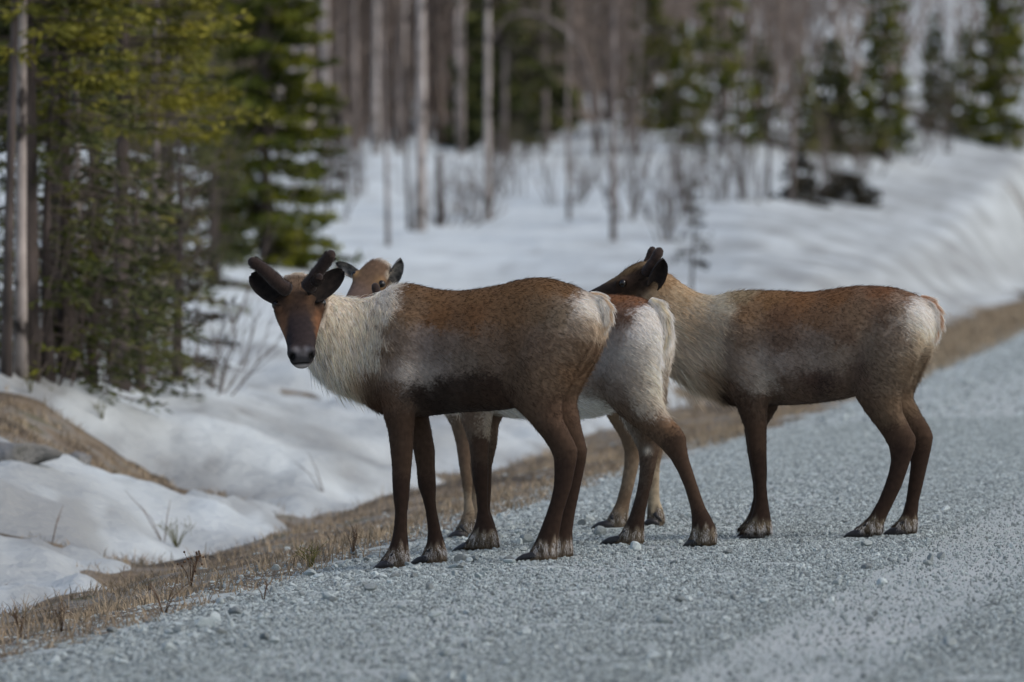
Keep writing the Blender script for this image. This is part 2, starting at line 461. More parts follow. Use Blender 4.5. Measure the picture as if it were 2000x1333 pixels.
def gravel_gn(name, x, d, z, size):
    me = bpy.data.meshes.new(name)
    me.vertices.add(len(x))
    me.vertices.foreach_set('co', np.stack([x, d, z], -1).ravel())
    a = me.attributes.new('size', 'FLOAT', 'POINT')
    a.data.foreach_set('value', size)
    r3 = me.attributes.new('turn', 'FLOAT_VECTOR', 'POINT')
    r3.data.foreach_set('vector', rng.uniform(0, 6.283, (len(x), 3)).ravel())
    me.materials.append(M['stone'])
    o = link(name, me, None, 'stuff')
    ng = bpy.data.node_groups.new('scatter_gravel', 'GeometryNodeTree')
    ng.interface.new_socket('Geometry', in_out='INPUT', socket_type='NodeSocketGeometry')
    ng.interface.new_socket('Geometry', in_out='OUTPUT', socket_type='NodeSocketGeometry')
    N = ng.nodes; L = ng.links
    gi = N.new('NodeGroupInput'); go = N.new('NodeGroupOutput')
    m2p = N.new('GeometryNodeMeshToPoints')
    L.new(gi.outputs[0], m2p.inputs['Mesh'])
    join = N.new('GeometryNodeJoinGeometry')
    for k in range(4):
        ico = N.new('GeometryNodeMeshIcoSphere'); ico.inputs['Radius'].default_value = 1.0
        ico.inputs['Subdivisions'].default_value = 2
        nz = N.new('ShaderNodeTexNoise'); nz.noise_dimensions = '4D'
        nz.inputs['W'].default_value = k * 3.7; nz.inputs['Scale'].default_value = 0.9; nz.inputs['Detail'].default_value = 1.0
        sub = N.new('ShaderNodeVectorMath'); sub.operation = 'SUBTRACT'; sub.inputs[1].default_value = (0.5, 0.5, 0.5)
        scl = N.new('ShaderNodeVectorMath'); scl.operation = 'SCALE'; scl.inputs['Scale'].default_value = 2.6
        sp = N.new('GeometryNodeSetPosition')
        L.new(ico.outputs[0], sp.inputs['Geometry'])
        L.new(nz.outputs['Color'], sub.inputs[0]); L.new(sub.outputs[0], scl.inputs[0]); L.new(scl.outputs[0], sp.inputs['Offset'])
        ss = N.new('GeometryNodeSetShadeSmooth'); ss.inputs['Shade Smooth'].default_value = False
        L.new(sp.outputs[0], ss.inputs[0])
        sm = N.new('GeometryNodeSetMaterial'); sm.inputs['Material'].default_value = M['stone']
        L.new(ss.outputs[0], sm.inputs[0])
        g2i = N.new('GeometryNodeGeometryToInstance')
        L.new(sm.outputs[0], g2i.inputs[0]); L.new(g2i.outputs[0], join.inputs[0])
    iop = N.new('GeometryNodeInstanceOnPoints')
    iop.inputs['Pick Instance'].default_value = True
    rv_ = N.new('FunctionNodeRandomValue'); rv_.data_type = 'INT'
    rv_.inputs[4].default_value = 0; rv_.inputs[5].default_value = 3
    L.new(rv_.outputs[2], iop.inputs['Instance Index'])
    na = N.new('GeometryNodeInputNamedAttribute'); na.data_type = 'FLOAT'; na.inputs[0].default_value = 'size'
    nb = N.new('GeometryNodeInputNamedAttribute'); nb.data_type = 'FLOAT_VECTOR'; nb.inputs[0].default_value = 'turn'
    e2r = N.new('FunctionNodeEulerToRotation')
    L.new(nb.outputs[0], e2r.inputs[0])
    L.new(m2p.outputs[0], iop.inputs['Points']); L.new(join.outputs[0], iop.inputs['Instance'])
    L.new(na.outputs[0], iop.inputs['Scale']); L.new(e2r.outputs[0], iop.inputs['Rotation'])
    L.new(iop.outputs[0], go.inputs[0])
    md = o.modifiers.new('gravel', 'NODES'); md.node_group = ng
    return o

gx, gd, gu = gravel_points(260000, 21, 50)
gs = np.exp(rng.normal(np.log(0.0030), 0.55, len(gx)))
gs *= np.where(gu < 0.45, 1.55, 1.0) * np.where(np.abs(gu - 2.45) < 0.28, 0.62, 1.0)
gs = np.clip(gs, 0.0016, np.where(gu < .6, .02, .011))
gx2, gd2, gu2 = gravel_points(26000, 50, 95)
gs2 = np.exp(rng.normal(np.log(0.010), 0.35, len(gx2)))
GX, GD, GU, GS = np.r_[gx, gx2], np.r_[gd, gd2], np.r_[gu, gu2], np.r_[gs, gs2]
GZ = np.where(GU > -0.02, road_z(GU), ground_z(GX, GD)) - GS * 0.7
gravel_gn('gravel', GX, GD, GZ, GS)

# the largest single stones: parts of the road
bx, bd, bu = gravel_points(1500, 23, 37, umin=-0.2, pad=60)
sel = rng.random(len(bx)) < np.where(bu < 0.8, 0.75, 0.22)
bx, bd, bu = bx[sel][:286], bd[sel][:286], bu[sel][:286]
spec = [(1240, 1073, .028), (400, 1225, .040), (430, 1240, .034), (350, 1238, .030), (460, 1200, .026), (760, 1105, .018), (1050, 1000, .02), (640, 1170, .024), (590, 1165, .024), (1840, 1090, .020), (540, 1120, .028)]
def on_road(px, py):
    d = CAM_Z * FPX / (py - HORIZON)
    for _ in range(6):
        x = (px - 1000) / FPX * d
        d = (CAM_Z - float(road_z(np.clip(x - edge_x(d), -0.2, 7)))) * FPX / (py - HORIZON)
    return (px - 1000) / FPX * d, d
pts = [(x, d, s) for x, d, s in zip(bx, bd, np.clip(np.exp(rng.normal(np.log(0.015), 0.35, len(bx))), 0.009, 0.034))]
pts += [(*on_road(px, py), s) for px, py, s in spec]
for x, d, s in pts:
    o = link('stone', random.choice(STONES), road)
    u = x - float(edge_x(d))
    o.location = (x, d, float(road_z(max(u, -0.25)) if u > -0.02 else ground_z(x, d)) + s * 0.3)
    o.scale = (s * random.uniform(.8, 1.3), s * random.uniform(.8, 1.2), s * random.uniform(.6, 1.0))
    o.rotation_euler = (random.uniform(-.4, .4), random.uniform(-.4, .4), random.uniform(0, 6.28))

# ------------------------------------------------------------------ dry grass on the verge
def blades(n, x, d, z, h, w, lean):
    """curved blades, 2 quads each"""
    n = len(x)
    az = rng.uniform(0, 6.283, n)
    ln = lean * rng.uniform(0.2, 1.0, n)
    dx, dy = np.cos(az), np.sin(az)
    f = rng.uniform(0, 6.283, n)
    wx, wy = np.cos(f) * w / 2, np.sin(f) * w / 2
    V = []
    for tt, ws in ((0, 1.0), (0.55, 0.8), (1.0, 0.15)):
        cx = x + dx * ln * h * tt ** 2; cy = d + dy * ln * h * tt ** 2
        cz = z + h * tt * (1 - 0.35 * ln * tt)
        V.append(np.stack([cx - wx * ws, cy - wy * ws, cz], -1)); V.append(np.stack([cx + wx * ws, cy + wy * ws, cz], -1))
    V = np.stack(V, 1).reshape(-1, 3)
    b = np.arange(n)[:, None] * 6
    q = np.concatenate([b + np.array([[0, 1, 3, 2]]), b + np.array([[2, 3, 5, 4]])])
    return V, q

def verge_points(n, dmin, dmax, ulo, uhi):
    d = rng.uniform(dmin, dmax, n)
    u = rng.uniform(ulo, uhi, n)
    x = edge_x(d) + u
    px = 1000 + x / d * FPX
    ok = (px > -500) & (px < 2500)
    return x[ok], d[ok], u[ok]

x, d, u = verge_points(150000, 22, 62, -2.4, 0.12)
dens = 0.38 + 0.6 * wav(x, d, 0.8, 51, 3)
ok = (rng.random(len(x)) < np.clip(dens, 0.05, 1) * np.interp(u, [-2.4, -1.6, -0.4, 0, .12], [0.35, 0.55, .8, 0.55, 0.12])) & (snow_depth(x, d) < 0.01)
x, d, u = x[ok], d[ok], u[ok]
h = 0.022 + 0.060 * rng.random(len(x)) ** 2.5 * (1 + 0.6 * wav(x, d, 1.1, 52, 2))
V, q = blades(len(x), x, d, ground_z(x, d) - 0.005, np.clip(h, 0.02, 0.2), 0.0045, 0.9)
x2, d2, u2 = verge_points(16000, 62, 110, -2.3, 0.1)
V2, q2 = blades(len(x2), x2, d2, ground_z(x2, d2), 0.05 + 0.09 * rng.random(len(x2)), 0.010, 0.9)
# turf on the melted mound
xm = rng.uniform(-5.0, -1.5, 16000); dm = rng.uniform(42, 47.5, 16000)
ok = (snow_depth(xm, dm) < -0.005) & (wav(xm, dm / 2, .5, 53, 3) > -.15)
xm, dm = xm[ok], dm[ok]
V3, q3 = blades(len(xm), xm, dm, ground_z(xm, dm), 0.02 + 0.05 * rng.random(len(xm)), 0.006, 1.2)
build('dry_grass', np.concatenate([V, V2, V3]), [np.concatenate([q, q2 + len(V), q3 + len(V) + len(V2)])], M['straw'], kind='stuff', smooth_on=False)

# ------------------------------------------------------------------ trees
def hit(px, py, dmax=420):
    """where the sight line through a photo point meets the ground"""
    d = np.arange(24, dmax, 0.1)
    x = (px - 1000) / FPX * d
    z = CAM_Z - (py - HORIZON) / FPX * d
    k = np.nonzero(z <= surf_z(x, d))[0]
    i = k[0] if len(k) else len(d) - 1
    return float(x[i]), float(d[i])

def base(x, d, sink=0.05):
    return (x, d, float(surf_z(x, d)) - sink)

def trunk_path(h, bend, lean, seed, n=9):
    r = np.random.default_rng(seed)
    t = np.linspace(0, 1, n)
    p = np.zeros((n, 3)); p[:, 2] = t * h
    a = r.uniform(0, 6.283, 2)
    p[:, 0] += lean[0] * t * h + bend * np.sin(t * 3.0 + a[0]) * t
    p[:, 1] += lean[1] * t * h + bend * np.sin(t * 2.6 + a[1]) * t
    return p

def twigs(g, p0, dirv, length, rad, depth, r, n=3, spread=0.7, up=0.25, k=4):
    """recursive bare branches"""
    pts = [p0]; dv = dirv / (np.linalg.norm(dirv) + 1e-9)
    for i in range(k - 1):
        dv = dv + r.normal(0, 0.16, 3) + np.array([0, 0, up * 0.3]); dv /= np.linalg.norm(dv)
        pts.append(pts[-1] + dv * length / (k - 1))
    g.tube(pts, np.linspace(rad, rad * 0.45, k), 3, cap=False)
    if depth > 0:
        for i in range(n):
            j = r.integers(1, k)
            nd = dv + r.normal(0, spread, 3) + np.array([0, 0, up])
            twigs(g, pts[j], nd, length * r.uniform(0.45, 0.75), rad * 0.5, depth - 1, r, n, spread, up, k)

def birch(seed, h, rad, bark, lean=(0, 0), bend=0.12, crown_from=0.3, nb=16, name='birch_tree'):
    r = np.random.default_rng(seed)
    root = empty(name, (0, 0, 0))
    p = trunk_path(h, bend, lean, seed)
    g = Geo(); tr = rad * (1 - 0.8 * np.linspace(0, 1, len(p)) ** 1.2); tr[0] *= 1.25
    g.tube(p, tr, 9)
    g.make('trunk', M[bark], root)
    c = Geo()
    for i in range(nb):
        t = r.uniform(crown_from, 0.98)
        q = np.array([np.interp(t, np.linspace(0, 1, len(p)), p[:, j]) for j in range(3)])
        a = r.uniform(0, 6.283)
        dv = np.array([math.cos(a), math.sin(a), r.uniform(0.3, 1.0)])
        twigs(c, q, dv, h * 0.20 * (1.25 - t) * r.uniform(0.7, 1.3), rad * 0.26, 2, r, 3, 0.55)
    c.make('crown', M['twig'], root)
    return root

def needle_cards(p, dirs, size, r, cw=0.32):
    """small sprigs: two crossed narrow quads as one bent quad each"""
    n = len(p)
    d = dirs + r.normal(0, 0.45, (n, 3)); d /= np.linalg.norm(d, axis=1)[:, None]
    s = np.cross(d, r.normal(0, 1, (n, 3))); s /= np.linalg.norm(s, axis=1)[:, None] + 1e-9
    L = size * r.uniform(0.7, 1.4, n)[:, None]
    w = L * cw
    v = np.stack([p - s * w * 0.5, p + d * L * 0.55 - s * w, p + d * L, p + d * L * 0.5 + s * w], 1).reshape(-1, 3)
    q = np.arange(n * 4).reshape(-1, 4)
    return v, q

def conifer(seed, h, w, needle, trunk_r, name='spruce_tree', z0=0.08, dens=1.0, droop=0.25, size=0.075, step=0.16, bare=0.0, power=0.85, cw=0.32):
    r = np.random.default_rng(seed)
    root = empty(name, (0, 0, 0))
    p = trunk_path(h, 0.05, (0, 0), seed)
    g = Geo(); tr = np.maximum(trunk_r * (1 - np.linspace(0, 1, len(p))), 0.006); tr[0] *= 1.2
    g.tube(p, tr, 8)
    g.make('trunk', M['bark'], root)
    bt = Geo(); PP, DD = [], []
    z = z0 * h
    while z < h * 0.985:
        f = z / h
        rad = w * (1 - f) ** power
        for b in range(int(r.integers(5, 9))):
            a = r.uniform(0, 6.283)
            L = rad * r.uniform(0.55, 1.12)
            if L < 0.04: continue
            zz = z + r.uniform(-.5, .5) * step
            k = 5
            tt = np.linspace(0, 1, k)
            up = 0.35 * f
            pts = np.stack([p[min(8, int(f * 8)), 0] + np.cos(a) * L * tt, p[min(8, int(f * 8)), 1] + np.sin(a) * L * tt, zz + L * (up * tt - droop * (tt ** 1.5) + 0.14 * tt ** 3)], -1)
            bt.tube(pts, np.linspace(0.004 + 0.006 * L, 0.003, k), 3, cap=False)
            lo = 0.15 + bare * (1 - f)
            n = int(max(5, L * 46 * dens))
            s = np.clip(r.uniform(lo, 1.0, n) ** 0.8, 0, 1)
            pos = np.stack([np.interp(s, tt, pts[:, j]) for j in range(3)], -1)
            side = np.array([-math.sin(a), math.cos(a), 0])
            off = r.uniform(-1, 1, n)[:, None] * (0.30 * L * (1.1 - s))[:, None]
            pos = pos + side * off - np.array([0, 0, 1]) * np.abs(off) * 0.25 + r.normal(0, 0.012, (n, 3))
            PP.append(pos); DD.append(np.array([math.cos(a), math.sin(a), -0.15]) * 0.8 + side * np.sign(off) * 0.9)
        z += step * r.uniform(0.7, 1.2)
    v, q = needle_cards(np.concatenate(PP), np.concatenate(DD), size, r, cw)
    cr = build('crown', v, [q], M[needle], root, smooth_on=False)
    bt.make('branches', M['twig'], root, kind='stuff')
    return root

def thicket(seed, n, h, spread, rad=0.008, name='bare_shrub', depth=2):
    r = np.random.default_rng(seed)
    g = Geo()
    for i in range(n):
        a = r.uniform(0, 6.283); q = r.uniform(0, spread * 0.3)
        dv = np.array([math.cos(a) * spread * r.uniform(0, 1), math.sin(a) * spread * r.uniform(0, 1), h])
        twigs(g, np.array([math.cos(a) * q, math.sin(a) * q, -0.05]), dv, h * r.uniform(0.6, 1.0), rad, depth, r, 4, 0.5, 0.35)
    return g.make(name, M['twig'])

def put(o, px, py, label, cat='tree', group=None, scale=1.0, rz=None, d=None):
    if d is None:
        x, d = hit(px, py)
    else:
        x = (px - 1000) / FPX * d
    o.location = base(x, d)
    o.scale = (scale,) * 3
    o.rotation_euler = (0, 0, rz if rz is not None else random.uniform(0, 6.28))
    tag(o, label, cat, group)
    return o

# --- big spruce beside the reindeer's head and other named conifers
put(conifer(201, 6.5, 0.9, 'needle', 0.06, dens=3.4, size=0.075, step=0.12, z0=0.02, cw=.30), 520, 520, 'bright green spruce with sweeping low branches behind the antlered reindeer')
put(conifer(202, 8.0, 0.55, 'needle_dead', 0.13, name='pine_tree', z0=0.30, dens=0.8, bare=0.4), 437, 500, 'tall dark brown pine trunk standing left of the bright green spruce')
put(conifer(203, 6.0, 0.58, 'needle', 0.06, dens=1.7, size=0.10, z0=0.05, bare=.15), 1728, 312, 'narrow dark green spruce standing alone above the low dark bush')
put(conifer(204, 7.5, 0.62, 'needle', 0.08, dens=1.8, size=0.11, z0=0.03, bare=.1), 1955, 292, 'tall dense dark spruce at the far bend above the roadside snowbank')
put(conifer(205, 2.1, 0.62, 'needle_dark', 0.03, dens=2.4, size=.12), 1630, 302, 'small bushy spruce on the snow left of the narrow spruce')
put(conifer(206, 3.0, 0.60, 'needle', 0.04, dens=2.4, size=.12), 1270, 255, 'small green spruce on the snowy clearing in the wood')
put(conifer(207, 5.2, 0.65, 'needle', 0.05, dens=1.1, bare=0.4, z0=0.05, size=.11), 1408, 300, 'thin brownish green spruce with see-through branches at the wood edge')
put(conifer(208, 1.25, 0.30, 'needle_dead', 0.016, name='young_pine', z0=0.28, dens=1.0, size=0.045, step=0.10, cw=.2), 1350, 572, 'spindly young pine on the snow above the rightmost reindeer head')
put(conifer(209, 0.50, 0.52, 'needle_dead', 0.02, name='low_spruce_bush', dens=2.0, size=0.08, step=0.06, z0=0.05, droop=0.05, power=0.6), 1652, 398, 'low dark rounded bush half buried at the snowbank edge', 'bush')
put(conifer(210, 1.6, 0.42, 'needle_dead', 0.02, dens=1.0), 640, 385, 'small grey green spruce sapling beside the bright green spruce')
put(conifer(211, 2.4, 0.5, 'needle_dark', 0.03, dens=2.0, size=.11), 1830, 262, 'small grey spruce between the two tall dark spruces')
put(conifer(212, 3.6, 0.7, 'needle_dark', 0.04, dens=2.2, size=.12), 1060, 275, 'olive spruce behind the low mound of snow under the arched birch')
# --- left stand close to the ditch
put(conifer(220, 5.2, 1.05, 'needle_gold', 0.055, name='pine_tree', dens=2.7, z0=0.30, size=0.065, step=0.12, bare=0.15, cw=.15), 235, 762, 'yellow green pine with a dark trunk at the end of the left stand')
put(conifer(221, 5.6, 0.95, 'needle_gold', 0.06, name='pine_tree', dens=2.7, z0=0.30, size=0.065, step=0.12, bare=0.15, cw=.15), 55, 738, 'yellow green pine growing beside the white birch of the left stand')
put(conifer(222, 4.6, 0.80, 'needle_dark', 0.045, dens=2.0, z0=0.05, bare=0.35, droop=0.40, size=.06, cw=.13, step=.15), 130, 742, 'drooping dark spruce between the two yellow green pines')
put(conifer(223, 5.0, 0.85, 'needle_dark', 0.055, dens=1.8, z0=0.08, bare=0.35, droop=0.4, size=.06, cw=.13, step=.16), 300, 640, 'thin dark spruce with bare lower boughs behind the left stand')
put(conifer(224, 5.5, 0.8, 'needle', 0.06, dens=1.2, z0=0.25, bare=0.3, size=.065, cw=.25, step=.17), 185, 600, 'mid green spruce farther back in the left stand')
put(conifer(225, 5.5, 0.8, 'needle_gold', 0.06, name='pine_tree', dens=1.4, z0=0.25, bare=0.3, size=.065, cw=.25, step=.16), 330, 560, 'yellowish pine farther back beside the leaning birch')
put(conifer(226, 5.6, 0.8, 'needle_dark', 0.07, dens=1.4, z0=0.3, bare=0.3, size=.06, cw=.25, step=.16), -30, 690, 'dark spruce behind the yellow pine of the left stand')
put(birch(230, 5.5, 0.034, 'birch', (0.03, 0), 0.06, 0.45, 14), 40, 738, 'slender white birch with a kink beside the yellow green pine')
put(birch(234, 5.2, .030, 'birch', (.01, 0), .07, .5, 10), 152, 735, 'pale slender birch among the left stand spruces')
put(birch(235, 5.2, .026, 'birch', (-.015, 0), .06, .5, 10), 320, 640, 'pale thin birch behind the open side of the left stand')
put(birch(231, 5.0, 0.028, 'bark', (-0.02, 0), 0.05, 0.4, 12), 12, 735, 'thin dark birch stem at the outer end of the left stand')
put(birch(232, 4.5, 0.026, 'birch_grey', (0.02, 0), 0.06, 0.2, 18), 300, 720, 'grey birch sapling with fine bare twigs right of the yellow green pine')
put(birch(233, 3.0, 0.034, 'birch', (-0.30, 0), 0.05, 0.5, 8), 405, 330, 'leaning white birch left of the dark pine trunk', rz=0.0)

for i_, (px, py, h_, w_, nd, lab) in enumerate([
        (95, 748, 2.0, .50, 'needle', 'short bright young spruce under the yellow green pines'),
        (180, 757, 1.5, .45, 'needle_dark', 'young spruce with full skirts between the left stand trunks'),
        (275, 765, 1.7, .45, 'needle_dark', 'small dark spruce at the snow edge of the left stand'),
        (345, 745, 1.9, .45, 'needle_dead', 'thin greyish young spruce at the open side of the left stand'),
        (230, 690, 3.6, .70, 'needle_gold', 'yellowish young spruce just behind the left stand'),
        (110, 690, 4.2, .75, 'needle', 'taller green spruce just behind the left stand'),
        (420, 560, 3.2, .60, 'needle_dark', 'dark young spruce left of the bright green spruce'),
        (1690, 300, 1.6, .40, 'needle_dark', 'short dark spruce touching the narrow dark green spruce'),
        (1570, 300, 1.8, .42, 'needle', 'small green spruce behind the grey birch stem at the snowbank'),
        (1490, 285, 2.0, .42, 'needle_dark', 'dark slender spruce at the top of the snowbank'),
        (1330, 270, 2.2, .45, 'needle', 'green spruce beside the small spruce in the clearing'),
        (1880, 270, 2.4, .6, 'needle', 'low green spruce between the tall spruces at the bend'),
        (1560, 395, .9, .40, 'needle_dead', 'knee high brownish spruce at the snowbank corner')]):
    put(conifer(250 + i_, h_, w_, nd, .02 + .01 * h_, name='young_spruce', dens=1.7 if py > 500 else 2.2, size=.055 if py > 500 else .10, cw=.13 if py > 500 else .30, step=.10 if py > 500 else .15, z0=.03, bare=.1, droop=.35), px, py, lab)
# --- birches along the wood edge
B1 = [(572, 300, .07, 'birch', (.01, 0), 'white birch between the bright green spruce and the thick white birch'),
      (640, 296, .05, 'birch', (-.01, 0), 'slim white birch right of the thick white birch'),
      (735, 300, .055, 'birch', (.01, 0), 'white birch left of the greyish pink birch'),
      (900, 305, .05, 'birch_grey', (0, 0), 'grey birch at the wood edge right of the snowfield birch'),
      (1065, 300, .05, 'birch_grey', (.01, 0), 'grey birch under the arched birch'),
      (597, 296, .105, 'birch', (.02, 0), 'thick white birch just right of the bright green spruce'),
      (545, 330, .060, 'birch', (0, 0), 'white birch showing through the top of the bright green spruce'),
      (695, 292, .062, 'birch_grey', (0, 0), 'pale grey birch two trunks right of the bright green spruce'),
      (665, 290, .040, 'birch_grey', (0.01, 0), 'thin grey birch beside the bent birch stem'),
      (820, 452, .065, 'birch', (0.0, 0), 'white birch rising from the middle of the snowfield next to a dark stump'),
      (800, 450, .026, 'bark', (-.02, 0), 'thin dark stem leaning on the snowfield birch'),
      (778, 300, .050, 'birch_grey', (0.01, 0), 'greyish pink birch left of the snowfield birch'),
      (758, 482, .024, 'birch_grey', (0.0, 0), 'thin pale sapling standing alone nearest the reindeer backs'),
      (952, 430, .045, 'birch', (0.015, 0), 'pale birch left of the snowy brush mound'),
      (985, 300, .045, 'birch_grey', (0.01, 0), 'grey pink birch directly behind the snowy brush mound'),
      (1112, 430, .026, 'birch_grey', (-.01, 0), 'slim grey birch right of the snowy brush mound'),
      (1198, 472, .034, 'birch_grey', (-.02, 0), 'slim crooked birch with a twiggy head on the open snow'),
      (1240, 300, .040, 'birch_grey', (0.02, 0), 'grey birch at the edge of the snowy clearing'),
      (1500, 392, .030, 'bark', (.01, 0), 'dark slender stem left of the low dark bush'),
      (1545, 395, .034, 'birch_grey', (0, 0), 'grey birch stem nearest the low dark bush'),
      (1445, 392, .028, 'bark', (.03, 0), 'dark leaning sapling at the corner of the snowbank')]
for i, (px, py, rad, bark, lean, lab) in enumerate(B1):
    put(birch(300 + i, 7.0 if rad > .04 else 4.2, rad, bark, lean, 0.10, 0.42 if rad > .04 else 0.3, 14), px, py, lab, rz=0.0)
# dark stump
g = Geo(); g.tube([(0, 0, -.1), (.01, 0, .5), (0, .01, .95)], [.055, .042, .035], 8)
st = g.make('tree_stump', M['bark']); put(st, 858, 442, 'short dark broken trunk beside the snowfield birch', 'stump')
# arched birches
def arch(px, py, pts, rad, lab):
    x, d = hit(px, py)
    root = empty('bent_birch', base(x, d))
    s = d / FPX
    P = np.array([((a - px) * s, 0.02 * i, (py - b) * s) for i, (a, b) in enumerate(pts)])
    tt = np.linspace(0, 1, len(P)); t2 = np.linspace(0, 1, 20)
    P2 = np.stack([np.interp(t2, tt, P[:, j]) for j in range(3)], -1)
    for _ in range(3): P2[1:-1] = (P2[:-2] + 2 * P2[1:-1] + P2[2:]) / 4
    g = Geo(); g.tube(P2, np.linspace(rad, rad * .4, 20), 8); g.make('trunk', M['birch_grey'], root)
    r = np.random.default_rng(px); c = Geo()
    for k in range(14):
        twigs(c, P2[r.integers(8, 20)], np.array([r.normal(), r.normal(), -.4]), .9, .008, 2, r, 3, .5, -.1)
    c.make('crown', M['twig'], root)
    tag(root, lab, 'tree')
arch(1165, 300, [(1165, 310), (1163, 200), (1140, 90), (1090, 35), (1030, 15), (980, 30), (950, 90)], .055, 'birch bent over in a wide arch above the snowy brush mound')
arch(690, 292, [(690, 300), (685, 240), (660, 190), (620, 160), (590, 150)], .04, 'bent grey birch leaning over towards the thick white birch')

# bare shrubs on the snow
SH = [(1000, 385, .9, 1.2, 'tangled bare brush on the low snow mound left of the slim grey birch'), (1230, 430, 1.2, .7, 'bare twiggy shrub behind the slim crooked birch'),
      (1470, 395, .8, .6, 'bare brown shrub at the left end of the snowbank edge'), (1580, 395, .8, .6, 'bare brown shrub left of the low dark bush'),
      (1300, 470, .8, .6, 'fine bare shrub beside the spindly young pine'), (400, 765, .55, .8, 'fan of bare twigs leaning over the snow under the antlered reindeer chin'),
      (270, 760, 1.3, .7, 'grey bare shrub at the foot of the yellow green pine'), (180, 755, 1.2, .6, 'bare leafless bush between the left stand trunks'),
      (350, 700, 1.3, .9, 'tall airy bare shrub behind the left stand'), (90, 745, 1.0, .6, 'low bare bush at the birch foot in the left stand'),
      (870, 440, .7, .9, 'sprawling bare bush around the short dark broken trunk'), (1190, 300, 2.2, .9, 'tall bare thicket at the edge of the snowy clearing'),
      (1530, 300, 2.0, .9, 'tall bare thicket behind the dark slender stem'), (1850, 300, 1.6, .9, 'bare thicket between the dark spruces at the bend'),
      (1400, 395, 1.0, .6, 'bare shrub left of the dark leaning sapling'), (1620, 360, .9, .7, 'bare shrub behind the low dark bush'), (1700, 340, .8, .7, 'bare shrub right of the low dark bush'),
      (1340, 420, 1.0, .7, 'bare shrub in front of the clearing spruces'), (1110, 400, .8, .8, 'bare shrub at the foot of the slim grey birch'), (1780, 315, .9, .8, 'bare shrub at the foot of the narrow dark green spruce'), (930, 430, .8, .6, 'bare shrub at the foot of the pale birch'), (700, 380, .9, .7, 'bare shrub below the pale grey birch'),
      (640, 430, .9, .8, 'bare shrub on the snow right of the bright green spruce')]
for i, (px, py, h, w, lab) in enumerate(SH):
    put(thicket(400 + i, 9, h, w, 0.0075 if py > 500 else 0.014), px, py, lab, 'shrub')

# --- the wood behind: single trunks, copies of a few trees
protos = [birch(500, 8.0, .070, 'birch_grey', (0.01, 0), 0.15, .30, 18), birch(501, 8.5, .055, 'birch', (-.01, 0.01), 0.12, .35, 16),
          birch(502, 8.0, .075, 'bark', (0, 0), .06, .12, 30, 'leafless_tree'), birch(503, 7.0, .05, 'bark', (.015, 0), .1, .12, 28, 'leafless_tree'),
          conifer(504, 8.5, .9, 'needle_dark', .08, dens=1.1, z0=.06, bare=.35, size=.16, step=.2), conifer(505, 7.0, .9, 'needle_dark', .07, dens=1.2, z0=.03, size=.16, step=.2)]
plabs = ['grey barked birch standing in the dense wood on the hillside', 'white barked birch standing in the dense wood on the hillside',
         'dark straight bare trunk with dead side twigs in the dense wood', 'thin dark bare trunk leaning slightly in the dense wood',
         'dark spruce with thin lower branches standing deep in the wood', 'dark spruce with branches down to the snow deep in the wood']
plab_groups = ['grey birches of the far wood', 'white birches of the far wood', 'straight bare trunks of the far wood', 'thin bare trunks of the far wood', 'thin spruces of the far wood', 'full spruces of the far wood']
pused = [False] * 6
r5 = np.random.default_rng(55)
spots = []
for k in range(4000):
    if len(spots) >= 215: break
    d = r5.uniform(136, 235)
    px = r5.uniform(-150, 2150)
    x = (px - 1000) / FPX * d
    p_keep = np.interp(px, [0, 1000, 1150, 1500, 1800, 2000], [1, 1, .40, .28, .15, .12])
    if px > 1050 and d < 150: p_keep *= .25
    if px > 1650 and d < 178: p_keep = 0
    if r5.random() > p_keep: continue
    if any((x - a) ** 2 + (d - b) ** 2 < 0.6 for a, b, _ in spots): continue
    spots.append((x, d, px))
for x, d, px in spots:
    w = [.24, .12, .26, .22, .10, .06] if px < 1100 else [.34, .14, .24, .22, .04, .02]
    i = int(r5.choice(6, p=w))
    o = protos[i] if not pused[i] else copy_tree(protos[i])
    pused[i] = True
    lean_ = .05 if r5.random() < .8 else .22
    o.location = base(x, d, .12); o.rotation_euler = (r5.normal(0, lean_), r5.normal(0, lean_), r5.uniform(0, 6.28))
    s = r5.uniform(.75, 1.15); o.scale = (s, s, s)
    tag(o, plabs[i], 'tree', plab_groups[i])

# brushwood that fills the wood: nobody could count it
BT = []
for k in range(24):
    q_ = Geo(); twigs(q_, np.zeros(3), np.array([.35, 0, 1.0]), 3.0, .036, 3, r5, 3, .55, .25, 3)
    BT.append((np.concatenate(q_.v), np.concatenate(q_.q)))
g = Geo()
for k in range(2600):
    d = r5.uniform(145, 235); px = r5.uniform(-150, 2150)
    if r5.random() > np.interp(px, [0, 950, 1150, 1400, 1700, 2000], [1, 1, .5, .36, .25, .2]): continue
    if px > 1650 and d < 180: continue
    x = (px - 1000) / FPX * d
    a = r5.uniform(0, 6.28)
    hh = r5.uniform(1.2, 4.5)
    tv, tq = BT[k % len(BT)]
    ca, sa = math.cos(a) * hh / 3, math.sin(a) * hh / 3
    g.add(np.stack([tv[:, 0] * ca - tv[:, 1] * sa + x, tv[:, 0] * sa + tv[:, 1] * ca + d, tv[:, 2] * hh / 3 + float(surf_z(x, d)) - .05], -1), tq)
g.make('brushwood', M['brush'], kind='stuff')

